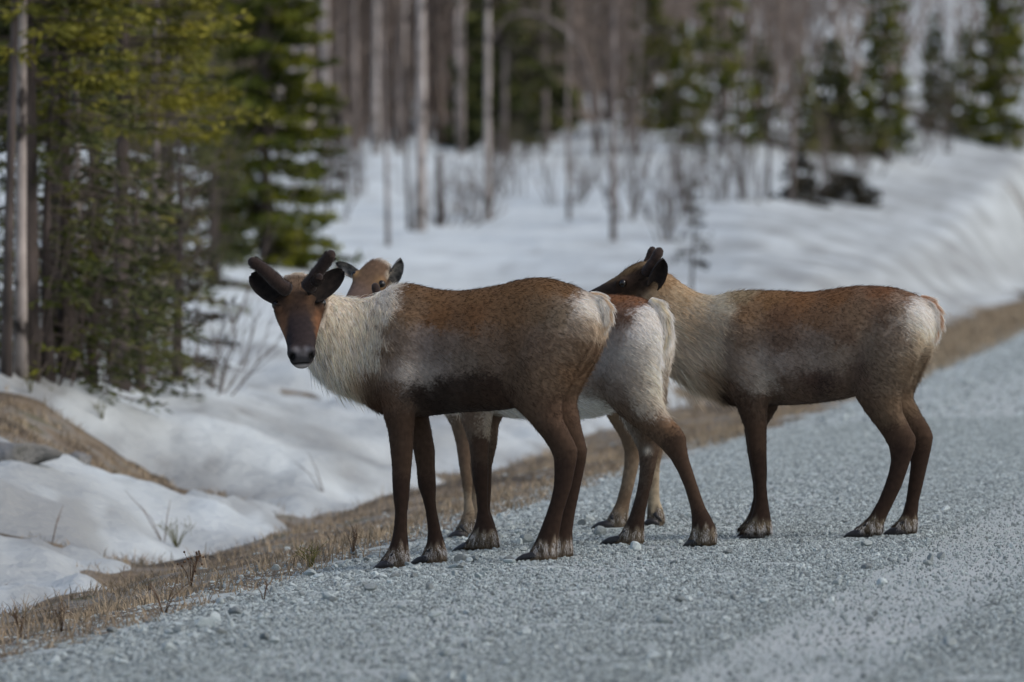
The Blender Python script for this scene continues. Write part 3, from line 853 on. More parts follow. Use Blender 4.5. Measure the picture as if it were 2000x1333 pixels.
# --- small plants by the ditch
def weed(px, py, h, mat, lab, seed, n=6, spread=.5, heads=False):
    r = np.random.default_rng(seed)
    x, d = hit(px, py)
    root = empty('dead_weed', base(x, d, .01))
    s = Geo(); hd = Geo()
    for i in range(n):
        a = r.uniform(0, 6.28); q = spread * r.uniform(.2, 1)
        p = np.array([(0, 0, 0), (math.cos(a) * q * h * .3, math.sin(a) * q * h * .3, h * .5), (math.cos(a) * q * h * .8, math.sin(a) * q * h * .8, h * r.uniform(.75, 1))])
        s.tube(p, [.0022, .0018, .001], 4)
        nl = 4 if heads else 3
        for j in range(nl):
            t = r.uniform(.4, 1); b = p[1] * (1 - t) + p[2] * t
            e = b + r.normal(0, .02, 3) + np.array([0, 0, .015])
            s.tube([b, (b + e) / 2, e], [.0012, .001, .0012], 3)
            if heads: hd.tube([e - [0, 0, .004], e, e + [0, 0, .005]], [.002, .005, .002], 5)
    s.make('stem', M[mat], root)
    if hd.n: hd.make('seed_head', M['stalk'], root)
    tag(root, lab, 'weed')
weed(372, 1150, .13, 'stalk', 'brown dead weed with little seed heads on the grassy verge', 1, 5, .4, True)
weed(608, 1112, .09, 'weed', 'small yellow green weed at the gravel edge', 2, 12, .9)
weed(690, 1085, .10, 'stalk', 'low brown weed at the gravel edge near the front hooves', 3, 7, .5)
weed(320, 1200, .12, 'stalk', 'leaning dark dead stalk at the gravel edge', 4, 4, .8)
weed(120, 1235, .10, 'stalk', 'dark dead stalks in the tall straw of the verge', 5, 5, .5)
weed(40, 1250, .10, 'stalk', 'reddish dead stems at the outer end of the straw verge', 6, 6, .6)
weed(345, 1072, .13, 'weed', 'olive tussock at the melting snow edge', 7, 12, .9)
weed(200, 830, .10, 'weed', 'green sprig on the melted brown mound', 8, 9, .8)
weed(60, 775, .10, 'weed', 'green seedling on top of the melted brown mound', 9, 9, .6)
weed(515, 1175, .07, 'stalk', 'short brown stem between the edge stones', 10, 4, .7)

def stick_fan(px, py, ends, lab):
    x, d = hit(px, py)
    g = Geo(); s = d / FPX
    for a, b in ends:
        e = np.array([(a - px) * s, .15, (py - b) * s])
        g.tube([(0, 0, -.02), e * .5 + [0, 0, .02], e], [.003, .0022, .001], 4)
    o = g.make('dry_stalks', M['stalk']); o.location = base(x, d, 0); tag(o, lab, 'weed')
stick_fan(320, 1060, [(240, 960), (270, 990), (330, 980)], 'thin straw stalks leaning over the ditch snow')
stick_fan(635, 970, [(570, 905), (600, 890), (610, 930)], 'thin dry stalks at the snow edge below the reindeer chest')
stick_fan(100, 1060, [(120, 990), (115, 1010)], 'single thin stalk poking through the ditch snow')

for px, py, s, lab in [(20, 900, .17, 'grey boulder at the foot of the melted brown mound'), (150, 905, .06, 'small dark rock beside the grey boulder')]:
    v, f = stone_verts(90 + px, 3)
    v = v + 0.16 * wav(v[:, 0], v[:, 1], 0.9, 5, 4, v[:, 2])[:, None] * v
    x, d = hit(px, py)
    o = build('boulder', v * s * np.array([1.5, 1, .8]), [f], M['boulder'])
    o.location = (x, d + s * .5, float(surf_z(x, d)) + s * .15)
    tag(o, lab, 'boulder')

# ------------------------------------------------------------------ reindeer
def cc(r, g, b, k=0.5):
    """coat colour from a picture colour under soft light of strength k"""
    c = lin((r, g, b)); m = c.mean()
    c = m + (c - m) * (1 - .30 * float(smooth(m, .15, .32)))         # pale winter hair is greyer
    sat = (c.max() - c.min()) / c.max()
    c = (m + (c - m) * 0.90) * np.array([1.03 - .12 * sat, .985 + .05 * sat, .96]) / k
    return np.maximum(c * min(1.0, 0.78 / c.max()), 0.004)

class Deer:
    def __init__(s, ox, oy, psi, name_label):
        s.psi = R(psi); s.O = np.array([ox, oy, 0.0])
        s.f = np.array([-math.cos(s.psi), math.sin(s.psi), 0.0])     # forward
        s.l = np.array([-math.sin(s.psi), -math.cos(s.psi), 0.0])    # its left
        s.z0 = float(surf_z(ox, oy))
        s.root = empty('reindeer', (ox, oy, s.z0))
        tag(s.root, name_label, 'reindeer', 'reindeer standing on the gravel road')
        s.off = np.array([ox, oy, s.z0])
        s.geo = Geo()
        s.anch = []
    def ac(s, px, py, b=0.0):
        """place on the animal: along body, height, for a point b metres left of the midline"""
        k = (px - 1000) / FPX
        c, sn = math.cos(s.psi), math.sin(s.psi)
        a = (s.O[0] - b * sn - k * (s.O[1] - b * c)) / (c + k * sn)
        d = s.O[1] + a * sn - b * c
        return a, CAM_Z - (py - HORIZON) / FPX * d
    def W(s, a, b, c):
        a, b, c = np.broadcast_arrays(np.asarray(a, float), np.asarray(b, float), np.asarray(c, float))
        return s.O + a[..., None] * s.f + b[..., None] * s.l + c[..., None] * np.array([0, 0, 1.0])
    def P(s, px, py, b=0.0):
        a, c = s.ac(px, py, b)
        return s.W(a, b, c)
    def torso(s, st, n=28):
        th = np.linspace(0, 2 * math.pi, n, endpoint=False)
        rr = []
        for px, top, bot, hw in st:
            a, ct = s.ac(px, top); _, cb = s.ac(px, bot)
            cm = cb + 0.50 * (ct - cb)
            si = np.sin(th); co = np.cos(th)
            c = cm + np.where(si > 0, ct - cm, cm - cb) * np.sign(si) * np.abs(si) ** 0.95
            b = hw * np.sign(co) * np.abs(co) ** 0.88 * (1 - 0.12 * np.clip(si, 0, 1) ** 2)
            rr.append(s.W(a, b, c))
        if rr[0][0] @ s.f > rr[-1][0] @ s.f: pass
        s.geo.rings(rr)
    def leg(s, lv, n=16):
        py, p0, p1, b, rb = lv[-1]
        lv = list(lv[:-1]) + [(py, p0 - 6, p1, b, rb), (py + 6, p0 - 10, p1 - 3, b, rb)]
        """lv: (py, px_front, px_back, b, rb)"""
        th = np.linspace(0, 2 * math.pi, n, endpoint=False)
        rr = []
        for py, p0, p1, b, rb in lv:
            a0, c = s.ac(p0, py, b); a1, _ = s.ac(p1, py, b)
            am = (a0 + a1) / 2; ra = abs(a0 - a1) / 2 - (.0042 if 880 < py < 1015 else .0028 if py > 860 else .001)
            if rb <= 1.5 and rb > 0.3: rb = ra * rb
            rr.append(s.W(am + ra * np.cos(th), b + rb * np.sin(th), c))
        s.geo.rings(rr)
        return am, lv[-1][3]
    def loft(s, pts, n=20):
        """pts: (centre, axis1*half, axis2*half)"""
        th = np.linspace(0, 2 * math.pi, n, endpoint=False)
        s.geo.rings([np.asarray(c) + np.cos(th)[:, None] * np.asarray(u) + np.sin(th)[:, None] * np.asarray(v) for c, u, v in pts])
    def ball(s, c, ax):
        """ax: three half axes"""
        th = np.linspace(0, math.pi, 9)[1:-1]
        s.loft([(np.asarray(c) + math.cos(t) * np.asarray(ax[0]), math.sin(t) * np.asarray(ax[1]), math.sin(t) * np.asarray(ax[2])) for t in th], 14)
    def head(s, poll, nose, n_hint, length=None, wid=1.0):
        """skull along poll->nose, n_hint: where the forehead faces"""
        poll = np.asarray(poll, float); nose = np.asarray(nose, float)
        h = nose - poll; L = np.linalg.norm(h); h /= L
        n = np.asarray(n_hint, float); n = n - (n @ h) * h; n /= np.linalg.norm(n)
        sd = np.cross(n, h)
        s.H = (poll, h, n, sd, L)
        S = [(-0.10, .040, .030, .035, 0), (-0.04, .058, .050, .060, 0), (.06, .070, .064, .080, 0), (.18, .080, .066, .098, 0), (.30, .087, .060, .105, 0), (.38, .083, .054, .102, 0),
             (.50, .071, .050, .092, 0), (.62, .061, .045, .076, 0), (.74, .053, .041, .062, 0), (.84, .0500, .039, .054, 0), (.92, .0505, .037, .050, 0), (.975, .047, .030, .046, 0), (1.01, .036, .018, .036, 0)]
        th = np.linspace(0, 2 * math.pi, 24, endpoint=False)
        rr = []
        q = L / 0.36
        for t, hw, up, dn, _ in S:
            co, si = np.cos(th), np.sin(th)
            x = hw * wid * q * np.sign(co) * np.abs(co) ** 0.85
            x = x * (1 - 0.28 * np.clip(-si, 0, 1))                  # jaw narrower than the brow
            y = np.where(si > 0, up, dn) * q * si
            rr.append(poll + t * L * h + x[:, None] * sd + y[:, None] * n)
        s.geo.rings(rr)
        for e in (-1, 1):                                            # brow ridge over the eye
            s.ball(poll + .33 * L * h + e * .074 * wid * q * sd + .026 * q * n, (.034 * h * q, .018 * sd * q, .022 * n * q))
            s.ball(poll + .93 * L * h + e * .030 * q * sd + .022 * q * n, (.022 * h * q, .018 * sd * q, .016 * n * q))
    def hs(s, t, side, up):
        poll, h, n, sd, L = s.H
        q = L / 0.36
        return poll + t * L * h + side * q * sd + up * q * n
    def finish(s, voxel=0.006, smooth_it=6):
        v = np.concatenate(s.geo.v)
        fs = [np.concatenate(s.geo.q).tolist(), np.concatenate(s.geo.t).tolist()]
        me = bpy.data.meshes.new('tmp'); me.from_pydata(v.tolist(), [], fs[0] + fs[1])
        import bmesh
        bm = bmesh.new(); bm.from_mesh(me); bmesh.ops.recalc_face_normals(bm, faces=bm.faces); bm.to_mesh(me); bm.free()
        o = bpy.data.objects.new('tmp', me); COL.objects.link(o)
        md = o.modifiers.new('r', 'REMESH'); md.mode = 'VOXEL'; md.voxel_size = voxel
        md = o.modifiers.new('s', 'SMOOTH'); md.factor = 0.5; md.iterations = smooth_it
        dg = bpy.context.evaluated_depsgraph_get()
        body = bpy.data.meshes.new_from_object(o.evaluated_get(dg))
        bpy.data.objects.remove(o); bpy.data.meshes.remove(me)
        n = len(body.vertices)
        co = np.empty(n * 3); body.vertices.foreach_get('co', co); s.co = co.reshape(-1, 3)
        no = np.empty(n * 3); body.vertices.foreach_get('normal', no); s.no = no.reshape(-1, 3)
        # ease the seams where the thighs and shoulders join the trunk
        ne = len(body.edges); ed = np.empty(ne * 2, np.int32); body.edges.foreach_get('vertices', ed); ed = ed.reshape(-1, 2)
        cnt = np.bincount(ed.ravel(), minlength=n).astype(float)
        hgt0 = s.co[:, 2]
        wsm = smooth(hgt0, .50, .62)[:, None] * .6
        if hasattr(s, 'H'):
            wsm = wsm * smooth(np.linalg.norm(s.co - (s.H[0] + s.H[1] * s.H[4] * .5), axis=1), s.H[4] * .55, s.H[4] * .75)[:, None]
        for _ in range(50):
            acc = np.stack([np.bincount(ed[:, 0], s.co[ed[:, 1], j], n) + np.bincount(ed[:, 1], s.co[ed[:, 0], j], n) for j in range(3)], -1) / cnt[:, None]
            s.co = s.co + (acc - s.co) * wsm
        # nostrils, mouth line, muscle relief
        if hasattr(s, 'H'):
            poll, h, nn, sd, L = s.H
            q = L / .36
            rel = s.co - poll
            T = rel @ h / L; X = rel @ sd / q; Y = rel @ nn / q
            for e in (-1, 1):
                w = np.exp(-(((T - .975) * .36 / .011) ** 2 + ((X - e * .034) / .008) ** 2 + ((Y - .006) / .014) ** 2))
                s.co -= (w * 0.016)[:, None] * s.no
                w = np.exp(-(((T - .33) * .36 / .016) ** 2 + ((X - e * .083) / .016) ** 2 + ((Y - .022) / .012) ** 2))
                s.co -= (w * 0.010)[:, None] * s.no
            w = np.exp(-((Y + .014 + (T - 1) * .05) / .004) ** 2) * smooth(T, .72, .9) * (1 - smooth(T, 1.04, 1.08)) * (np.abs(X) < .08)
            s.co -= (w * 0.005)[:, None] * s.no
        a, b, c = s.loc(s.co)
        body_m = smooth(c, .45, .6)
        s.co += (body_m * (0.0035 * wav(a, c, .25, 71, 1, b)))[:, None] * s.no
        body.vertices.foreach_set('co', (s.co - s.off).ravel())
        body.update()
        s.bodyme = body
        s.body = link('body', body, s.root)
        body.materials.clear(); body.materials.append(M['skin'])
        body.polygons.foreach_set('use_smooth', np.ones(len(body.polygons), bool))
        no = np.empty(n * 3); body.vertices.foreach_get('normal', no); s.no = no.reshape(-1, 3)
    def loc(s, p):
        rel = p - s.O
        return rel @ s.f, rel @ s.l, rel[:, 2]
    # ------- coat
    def anchors(s, lst, b=0.14):
        """(px, py, colour, hair length mm)"""
        A = []
        for px, py, col, ln in lst:
            a, c = s.ac(px, py, b)
            A.append((a, c, *col, ln))
        s.anch = np.array(A)
    def scat(s, n, k):
        return np.random.default_rng(n + k).normal(0, .010, n)           # colours change hair by hair
    def coat(s, p):
        a, b, c = s.loc(p)
        aw = a + .010 * wav(a, c, .09, 81, 4, b) + s.scat(len(a), 0); cw = c + .010 * wav(a, c, .09, 82, 4, b) + s.scat(len(a), 1)
        d2 = (aw[:, None] - s.anch[None, :, 0]) ** 2 + (cw[:, None] - s.anch[None, :, 1]) ** 2
        w = 1 / (d2 + 0.0003) ** 2.1
        w /= w.sum(1)[:, None]
        col = w @ s.anch[:, 2:5]; ln = w @ s.anch[:, 5]
        # feet: pale fringe above the hooves, dark toe
        gz = road_z(np.clip(p[:, 0] - edge_x(p[:, 1]), -.2, 7))
        hgt = c - gz
        fr = 1 - smooth(hgt + .014 * wav(a, b, .03, 85, 2), .050, .078)
        streak = .5 + .5 * wav(a, b, .022, 83, 3)
        tan = s.fringe * np.array([1.03, .95, .9]) * (.16 + .2 * np.clip(streak, 0, 1))[:, None]
        col = col * (1 - fr[:, None]) + tan * fr[:, None]
        s.last_fr = fr
        ln = ln * (1 - fr) + 19 * fr
        if hasattr(s, 'rule'):
            col, ln = s.rule(p, a, b, c, col, ln)
        # head
        poll, h, nn, sd, L = s.H
        q = L / .36
        rel = p - poll
        T = rel @ h / L; X = rel @ sd / q; Y = rel @ nn / q
        near = smooth(T, -.10, .06) * (1 - smooth(np.sqrt(X ** 2 + Y ** 2), .100, .122))
        hc = s.head_col(T, X, Y)
        hl = np.interp(T, [0, .15, .3, .45, .6, .85, .93, 1], [20, 20, 14, 9, 7, 5, 1.2, .8])
        col = col * (1 - near[:, None]) + hc * near[:, None]
        ln = ln * (1 - near) + hl * near
        return col, ln, near, T
    def paint(s):
        col, ln, near, T = s.coat(s.co)
        a = s.bodyme.attributes.new('coat_color', 'FLOAT_COLOR', 'POINT')
        nz = 1 + .12 * wav(s.co[:, 0], s.co[:, 2], .03, 91, 2, s.co[:, 1])
        rgba = np.concatenate([col * .70 * nz[:, None], np.ones((len(col), 1))], 1)
        a.data.foreach_set('color', rgba.ravel())
    def fur(s, n, seed=1, extra=None):
        r = np.random.default_rng(seed)
        me = s.bodyme
        me.calc_loop_triangles()
        tri = np.empty(len(me.loop_triangles) * 3, np.int32); me.loop_triangles.foreach_get('vertices', tri); tri = tri.reshape(-1, 3)
        A, B, C = s.co[tri[:, 0]], s.co[tri[:, 1]], s.co[tri[:, 2]]
        area = np.linalg.norm(np.cross(B - A, C - A), axis=1)
        zc = A[:, 2] - road_z(np.clip(A[:, 0] - edge_x(A[:, 1]), -.2, 7))
        area = area * np.where(zc < .07, 7.0, np.where(zc < .5, 1.5, 1.0))
        k = r.choice(len(tri), n, p=area / area.sum())
        w = r.dirichlet((1, 1, 1), n)
        p = A[k] * w[:, :1] + B[k] * w[:, 1:2] + C[k] * w[:, 2:]
        nn = s.no[tri[k, 0]] * w[:, :1] + s.no[tri[k, 1]] * w[:, 1:2] + s.no[tri[k, 2]] * w[:, 2:]
        nn /= np.linalg.norm(nn, axis=1)[:, None] + 1e-9
        col, ln, near, T = s.coat(p)
        a, b, c = s.loc(p)
        up = np.array([0, 0, 1.0])
        legw = 1 - smooth(c, .35, .6)
        front = smooth(a, .25, .45)
        flow = (-s.f)[None] * (0.9 - .55 * front - .75 * legw)[:, None] - up[None] * (.45 + .5 * front + .5 * legw)[:, None]
        flow = flow * (1 - near[:, None]) + (-s.H[1])[None] * near[:, None]
        flow = flow + .10 * np.stack([wav(a, c, .08, 95, 2, b), wav(a, c, .08, 96, 2, b), wav(a, c, .08, 97, 2, b)], -1)
        flow -= (flow * nn).sum(1)[:, None] * nn
        flow /= np.linalg.norm(flow, axis=1)[:, None] + 1e-6
        L = ln / 1000 * r.uniform(.6, 1.25, n) * np.where(s.last_fr > .3, r.uniform(.35, 1.15, n), 1)
        lift = np.where(ln > 30, .13, .12) + r.normal(0, .06, n)
        wild = r.random(n) < .06                                  # stray guard hairs
        lift = np.where(wild, lift + r.uniform(.2, .5, n), lift); L = np.where(wild & (s.last_fr < .2), L * 1.3, L)
        dirv = flow + nn * lift[:, None] + r.normal(0, .12, (n, 3))
        dirv /= np.linalg.norm(dirv, axis=1)[:, None]
        p0 = p - nn * .002
        p1 = p0 + dirv * (L * .5)[:, None]
        d2 = dirv + flow * .35 - up * np.where(ln > 30, .35, .08)[:, None]
        d2 /= np.linalg.norm(d2, axis=1)[:, None]
        p2 = p1 + d2 * (L * .5)[:, None]
        # never below the road
        gz = road_z(np.clip(p2[:, 0] - edge_x(p2[:, 1]), -.2, 7)) + .003
        p2[:, 2] = np.maximum(p2[:, 2], gz); p1[:, 2] = np.maximum(p1[:, 2], gz)
        jit = r.normal(1, 1, n) * np.where(ln < 22, .11, .22) + np.where(ln < 22, .89, .78) * (1 + .07 * wav(a, c, .03, 98, 2, b))
        colj = np.clip(col * np.clip(jit, .45, 1.6)[:, None] * np.interp(col.mean(1), [.05, .2, .4], [.58, .68, 1.27])[:, None], .003, .88)
        # scattered dark guard hairs in the pale neck
        if hasattr(s, 'guard'):
            g = s.guard(a, b, c, col)
            dk = (wav(a * 1.0, c * .55 + a * .25, .022, 99, 3, b) > .72) & (g > .5) & (r.random(n) < .4)
            colj[dk] = np.array([.085, .07, .058]) * r.uniform(.6, 1.4, (dk.sum(), 1))
        hd = near > .5
        tw = 1 + .22 * wav(T * .36, (p - s.H[0]) @ s.H[3], .03, 62, 3)
        colj[hd] = colj[hd] * (np.clip(r.normal(1, .28, n), .4, 1.8) * tw)[hd][:, None]
        fr = s.last_fr
        pick = r.random(n)
        tuft = wav(a + .5 * b, b, .035, 86, 2)
        m2 = (fr > .25) & (pick < np.where(tuft > -.2, .85, .15))
        low = np.array([.10, .07, .03])
        hg = c - road_z(np.clip(p[:, 0] - edge_x(p[:, 1]), -.2, 7))
        k2 = smooth(hg, .018, .036)[:, None]
        colj[m2] = ((np.minimum(s.fringe * 2.0, .88) * k2 + low * (1 - k2)) * r.uniform(.6, 1.15, (n, 1)))[m2]
        m1 = (fr > .25) & ~m2
        colj[m1] = np.array([.055, .04, .028]) * r.uniform(.5, 1.5, (m1.sum(), 1))
        toe = (fr > .2) & ((nn @ s.f) > .55)
        colj[toe] = np.array([.04, .026, .019]) * r.uniform(.6, 1.5, (toe.sum(), 1))
        if getattr(s, 'eyes', None) is not None:
            for e_, er_ in s.eyes:
                hit_ = np.linalg.norm(p - e_, axis=1) < er_ * 1.5
                L = np.where(hit_, .0005, L)
                p1 = np.where(hit_[:, None], p0, p1); p2 = np.where(hit_[:, None], p0, p2)
        rad = np.where(ln > 25, .00062, .00055) * r.uniform(.7, 1.2, n) * np.where(fr > .3, .75, 1)
        if extra is not None:
            e0, e1, e2, ec, er = extra
            p0, p1, p2 = np.concatenate([p0, e0]), np.concatenate([p1, e1]), np.concatenate([p2, e2])
            colj = np.concatenate([colj, ec]); rad = np.concatenate([rad, er])
        N = len(p0)
        cu = bpy.data.hair_curves.new('coat')
        cu.add_curves([3] * N)
        pos = np.stack([p0, p1, p2], 1).reshape(-1, 3) - s.off
        cu.attributes['position'].data.foreach_set('vector', pos.astype(np.float32).ravel())
        ra = cu.attributes.get('radius') or cu.attributes.new('radius', 'FLOAT', 'POINT')
        ra.data.foreach_set('value', np.stack([rad, rad * .8, rad * .15], 1).ravel().astype(np.float32))
        ca = cu.attributes.new('coat_color', 'FLOAT_COLOR', 'CURVE')
        ca.data.foreach_set('color', np.concatenate([colj, np.ones((N, 1))], 1).ravel().astype(np.float32))
        cu.materials.append(M['coat'])
        link('fur', cu, s.body)
    def mesh(s, name, g, mat, parent=None):
        g.v = [np.concatenate(g.v) - s.off]
        return g.make(name, mat, parent or s.root)
    def hoof(s, px_tip, px_heel, py, b, yawf=0.0):
        """two toes and two dewclaws; pixels give tip and heel"""
        a0, c = s.ac(px_tip, py, b); a1, _ = s.ac(px_heel, py, b)
        ln = abs(a0 - a1)
        w0 = s.W(a0, b, 0)
        th = np.linspace(0, 2 * math.pi, 12, endpoint=False)
        g = Geo()
        for e in (-1, 1):
            rr = []
            for t, hh, ww in ((0, .006, .004), (.10, .016, .010), (.3, .028, .015), (.6, .034, .017), (.9, .026, .016), (1.0, .014, .012)):
                a = a0 + (a1 - a0) * t
                bb = b + e * (.019 + .004 * math.sin(t * 3) )
                x = s.W(a, bb, 0)
                gz = float(road_z(np.clip(x[0] - edge_x(x[1]), -.2, 7)))
                rr.append(s.W(a, bb + ww * np.cos(th), gz - .004 + hh * .5 + hh * .5 * np.sin(th)))
            g.rings(rr)
        for e in (-1, 1):
            q = s.W(a1 + .02 * np.sign(a0 - a1), b + e * .022, 0)
            gz = float(road_z(np.clip(q[0] - edge_x(q[1]), -.2, 7)))
            q[2] = gz + .048
            tip = q + s.f * -.030 + np.array([0, 0, -.034])
            g.tube([q, (q + tip) / 2 + s.f * .002, tip], [.011, .008, .002], 8)
        s.mesh('hoof', g, M['hoof'])
    def ear(s, base_p, tip, wide, cup, width, mat, name='ear', notch=False):
        """leaf shaped cup: base->tip, wide = sideways direction, cup = where the opening faces"""
        base_p, tip = np.asarray(base_p, float), np.asarray(tip, float)
        ax = tip - base_p; L = np.linalg.norm(ax); ax /= L
        wd = np.asarray(wide, float); wd = wd - (wd @ ax) * ax; wd /= np.linalg.norm(wd)
        cp = np.cross(ax, wd)
        if cp @ np.asarray(cup, float) < 0: cp = -cp
        nt, nw = 14, 9
        T = np.linspace(0, 1, nt); U = np.linspace(-1, 1, nw)
        prof = np.interp(T, [0, .15, .4, .65, .85, .95, 1], [.66, .90, 1.0, .92, .66, .42, .14]) * width
        V = []
        for side in (1, -1):
            for t, w in zip(T, prof):
                if notch and .78 < t < .9: w2 = w * .75
                else: w2 = w
                for u in U:
                    curl = (u * u) * w * .75 - (1 - u * u) * .012
                    edge = 0.004 * (1 - u * u) * (1 - t * t) + .0008
                    V.append(base_p + ax * L * t + wd * w2 * u * (1 - .15 * abs(u)) + cp * (curl - .35 * w + side * edge) - cp * .03 * t * t * L)
        V = np.array(V)
        i = np.arange(nt - 1)[:, None] * nw; j = np.arange(nw - 1)[None]
        q1 = np.stack([i + j, i + j + 1, i + nw + j + 1, i + nw + j], -1).reshape(-1, 4)
        o2 = nt * nw
        q2 = q1[:, ::-1] + o2
        rim = [k * nw for k in range(nt)] + [(nt - 1) * nw + k for k in range(1, nw)] + [k * nw + nw - 1 for k in range(nt - 2, -1, -1)] + [k for k in range(nw - 2, 0, -1)]
        rim = np.array(rim); r2 = np.roll(rim, -1)
        q3 = np.stack([rim, r2, r2 + o2, rim + o2], -1)
        g = Geo(); g.add(V, np.concatenate([q1, q2, q3]))
        return s.mesh(name, g, mat)
    def eye(s, p, rad=.0155):
        g = Geo()
        th = np.linspace(0, math.pi, 12)[1:-1]; ph = np.linspace(0, 2 * math.pi, 18, endpoint=False)
        p = np.asarray(p)
        g.rings([p + rad * np.stack([np.sin(t) * np.cos(ph), np.sin(t) * np.sin(ph), np.full(18, math.cos(t))], -1) for t in th])
        s.mesh('eye', g, M['eye'])
    def antler(s, lines):
        g = Geo()
        for pts, rad in lines:
            pts = np.asarray(pts, float)
            tt = np.linspace(0, 1, len(pts)); t2 = np.linspace(0, 1, 16)
            P2 = np.stack([np.interp(t2, tt, pts[:, j]) for j in range(3)], -1)
            for _ in range(4): P2[1:-1] = (P2[:-2] + 2 * P2[1:-1] + P2[2:]) / 4
            rr = np.interp(t2, np.linspace(0, 1, len(rad)), rad) * (1 + .05 * np.sin(t2 * 9 + pts[0][0] * 50) + .03 * np.sin(t2 * 23))
            s.fuzz = getattr(s, 'fuzz', []) + [(P2.copy(), rr.copy())]
            d = P2[-1] - P2[-2]; d /= np.linalg.norm(d)
            P2 = np.concatenate([P2, [P2[-1] + d * rr[-1] * .6, P2[-1] + d * rr[-1] * .95]]); rr = np.concatenate([rr, [rr[-1] * .8, rr[-1] * .25]])
            g.tube(P2, rr, 14)
        s.mesh('antler', g, M['velvet'])
    def antler_fuzz(s, n=1400, seed=4):
        """velvet: short hairs standing off the antlers"""
        r = np.random.default_rng(seed); out = []
        for P2, rr in s.fuzz:
            sg = r.integers(0, len(P2) - 1, n); t = r.random(n)[:, None]
            c = P2[sg] * (1 - t) + P2[sg + 1] * t; q = rr[sg] * (1 - t[:, 0]) + rr[sg + 1] * t[:, 0]
            ax = P2[sg + 1] - P2[sg]; ax /= np.linalg.norm(ax, axis=1)[:, None] + 1e-9
            dv = r.normal(0, 1, (n, 3)); dv -= (dv * ax).sum(1)[:, None] * ax; dv /= np.linalg.norm(dv, axis=1)[:, None]
            p0 = c + dv * q[:, None] * .97; d1 = dv + ax * .5 + r.normal(0, .2, (n, 3))
            out.append((p0, p0 + d1 * .0025, p0 + d1 * .005, np.array([.05, .04, .036]) * r.uniform(.5, 1.6, (n, 1)), np.full(n, .0004)))
        return tuple(np.concatenate([o[j] for o in out]) for j in range(5))
    def tail(s, pts, rad, core, rim, n=2600, seed=3, hair=.045, flat=1.0):
        """short tail: solid core plus long hairs; returns the hairs"""
        r = np.random.default_rng(seed)
        g = Geo(); pts = np.asarray(pts, float)
        g.tube(pts, rad, 14)
        o = s.mesh('tail', g, M['skin'])
        me = o.data
        nv = len(me.vertices)
        v = np.empty(nv * 3); me.vertices.foreach_get('co', v); v = v.reshape(-1, 3) + s.off
        def colr(p):
            _, b, _ = s.loc(p)
            _, b0, _ = s.loc(pts)
            bm = b0.mean()
            w = smooth(np.abs(b - bm - .012), .002, .009)[:, None]
            return core * (1 - w) + rim * w
        at = me.attributes.new('coat_color', 'FLOAT_COLOR', 'POINT')
        at.data.foreach_set('color', np.concatenate([colr(v), np.ones((nv, 1))], 1).ravel())
        seg = r.integers(0, len(pts) - 1, n); t = r.random(n)[:, None]
        c = pts[seg] * (1 - t) + pts[seg + 1] * t
        rd = np.asarray(rad)[seg] * (1 - t[:, 0]) + np.asarray(rad)[seg + 1] * t[:, 0]
        dv = r.normal(0, 1, (n, 3)); ax = pts[seg + 1] - pts[seg]; ax /= np.linalg.norm(ax, axis=1)[:, None]
        dv -= (dv * ax).sum(1)[:, None] * ax; dv /= np.linalg.norm(dv, axis=1)[:, None]
        p0 = c + dv * rd[:, None] * .95
        L = hair * r.uniform(.6, 1.2, n)[:, None]
        d1 = dv * .22 + ax * .95 + r.normal(0, .12, (n, 3)); d1 /= np.linalg.norm(d1, axis=1)[:, None]
        p1 = p0 + d1 * L * .5
        d2 = d1 + ax * .3 - np.array([0, 0, .3]); d2 /= np.linalg.norm(d2, axis=1)[:, None]
        p2 = p1 + d2 * L * .5
        col = colr(p0) * r.normal(1, .15, n)[:, None]
        return p0, p1, p2, np.clip(col, .003, .8), np.full(n, .0008)

def sh(lv, dpx, b, rb=None):
    """the same levels on the other side"""
    return [(py, p0 + dpx, p1 + dpx, b if bb is None else b, r_) for py, p0, p1, bb, r_ in lv]

UP = np.array([0, 0, 1.0])

# =========================== A: the antlered one in front, looking at the camera
A = Deer(-0.073, 31.22, 13, 'dark brown reindeer with velvet antler stubs turning its head to face the camera')
A.torso([(690, 625, 760, .07), (712, 590, 786, .10), (740, 566, 806, .125), (770, 556, 815, .14), (805, 554, 815, .152), (850, 563, 811, .165), (900, 567, 808, .176), (950, 560, 804, .18), (1000, 551, 798, .176),
         (1040, 544, 786, .17), (1080, 543, 765, .162), (1118, 553, 742, .148), (1148, 572, 715, .122), (1168, 594, 688, .085), (1178, 615, 660, .045)])
foreA_up = [(610, 752, 838, .095, .055), (660, 738, 848, .11, .060), (710, 730, 850, .112, .060), (760, 733, 838, .108, .055), (800, 744, 813, .100, .045)]
A.leg(foreA_up + [(841, 757, 809, .095, .040), (880, 761, 808, .092, .036), (912, 763, 806, .09, .8), (950, 764, 803, .09, .85), (975, 766, 801, .09, .85), (1000, 769, 798, .09, .8), (1037, 767, 797, .09, .8), (1060, 762, 799, .09, .85),
         (1078, 754, 801, .09, .72), (1095, 743, 802, .09, .66), (1107, 738, 801, .09, .58)])
A.leg([(py, p0 + 24, p1 + 22, -b, r_) for py, p0, p1, b, r_ in foreA_up] + [(841, 795, 843, -.09, .040), (880, 806, 851, -.09, .036), (912, 811, 852, -.09, .8), (950, 814, 854, -.09, .85), (975, 823, 853, -.09, .85), (1000, 829, 856, -.09, .8),
         (1037, 834, 863, -.09, .8), (1060, 832, 870, -.09, .8), (1078, 826, 874, -.09, .78), (1095, 817, 874, -.09, .74), (1104, 815, 871, -.09, .68)])
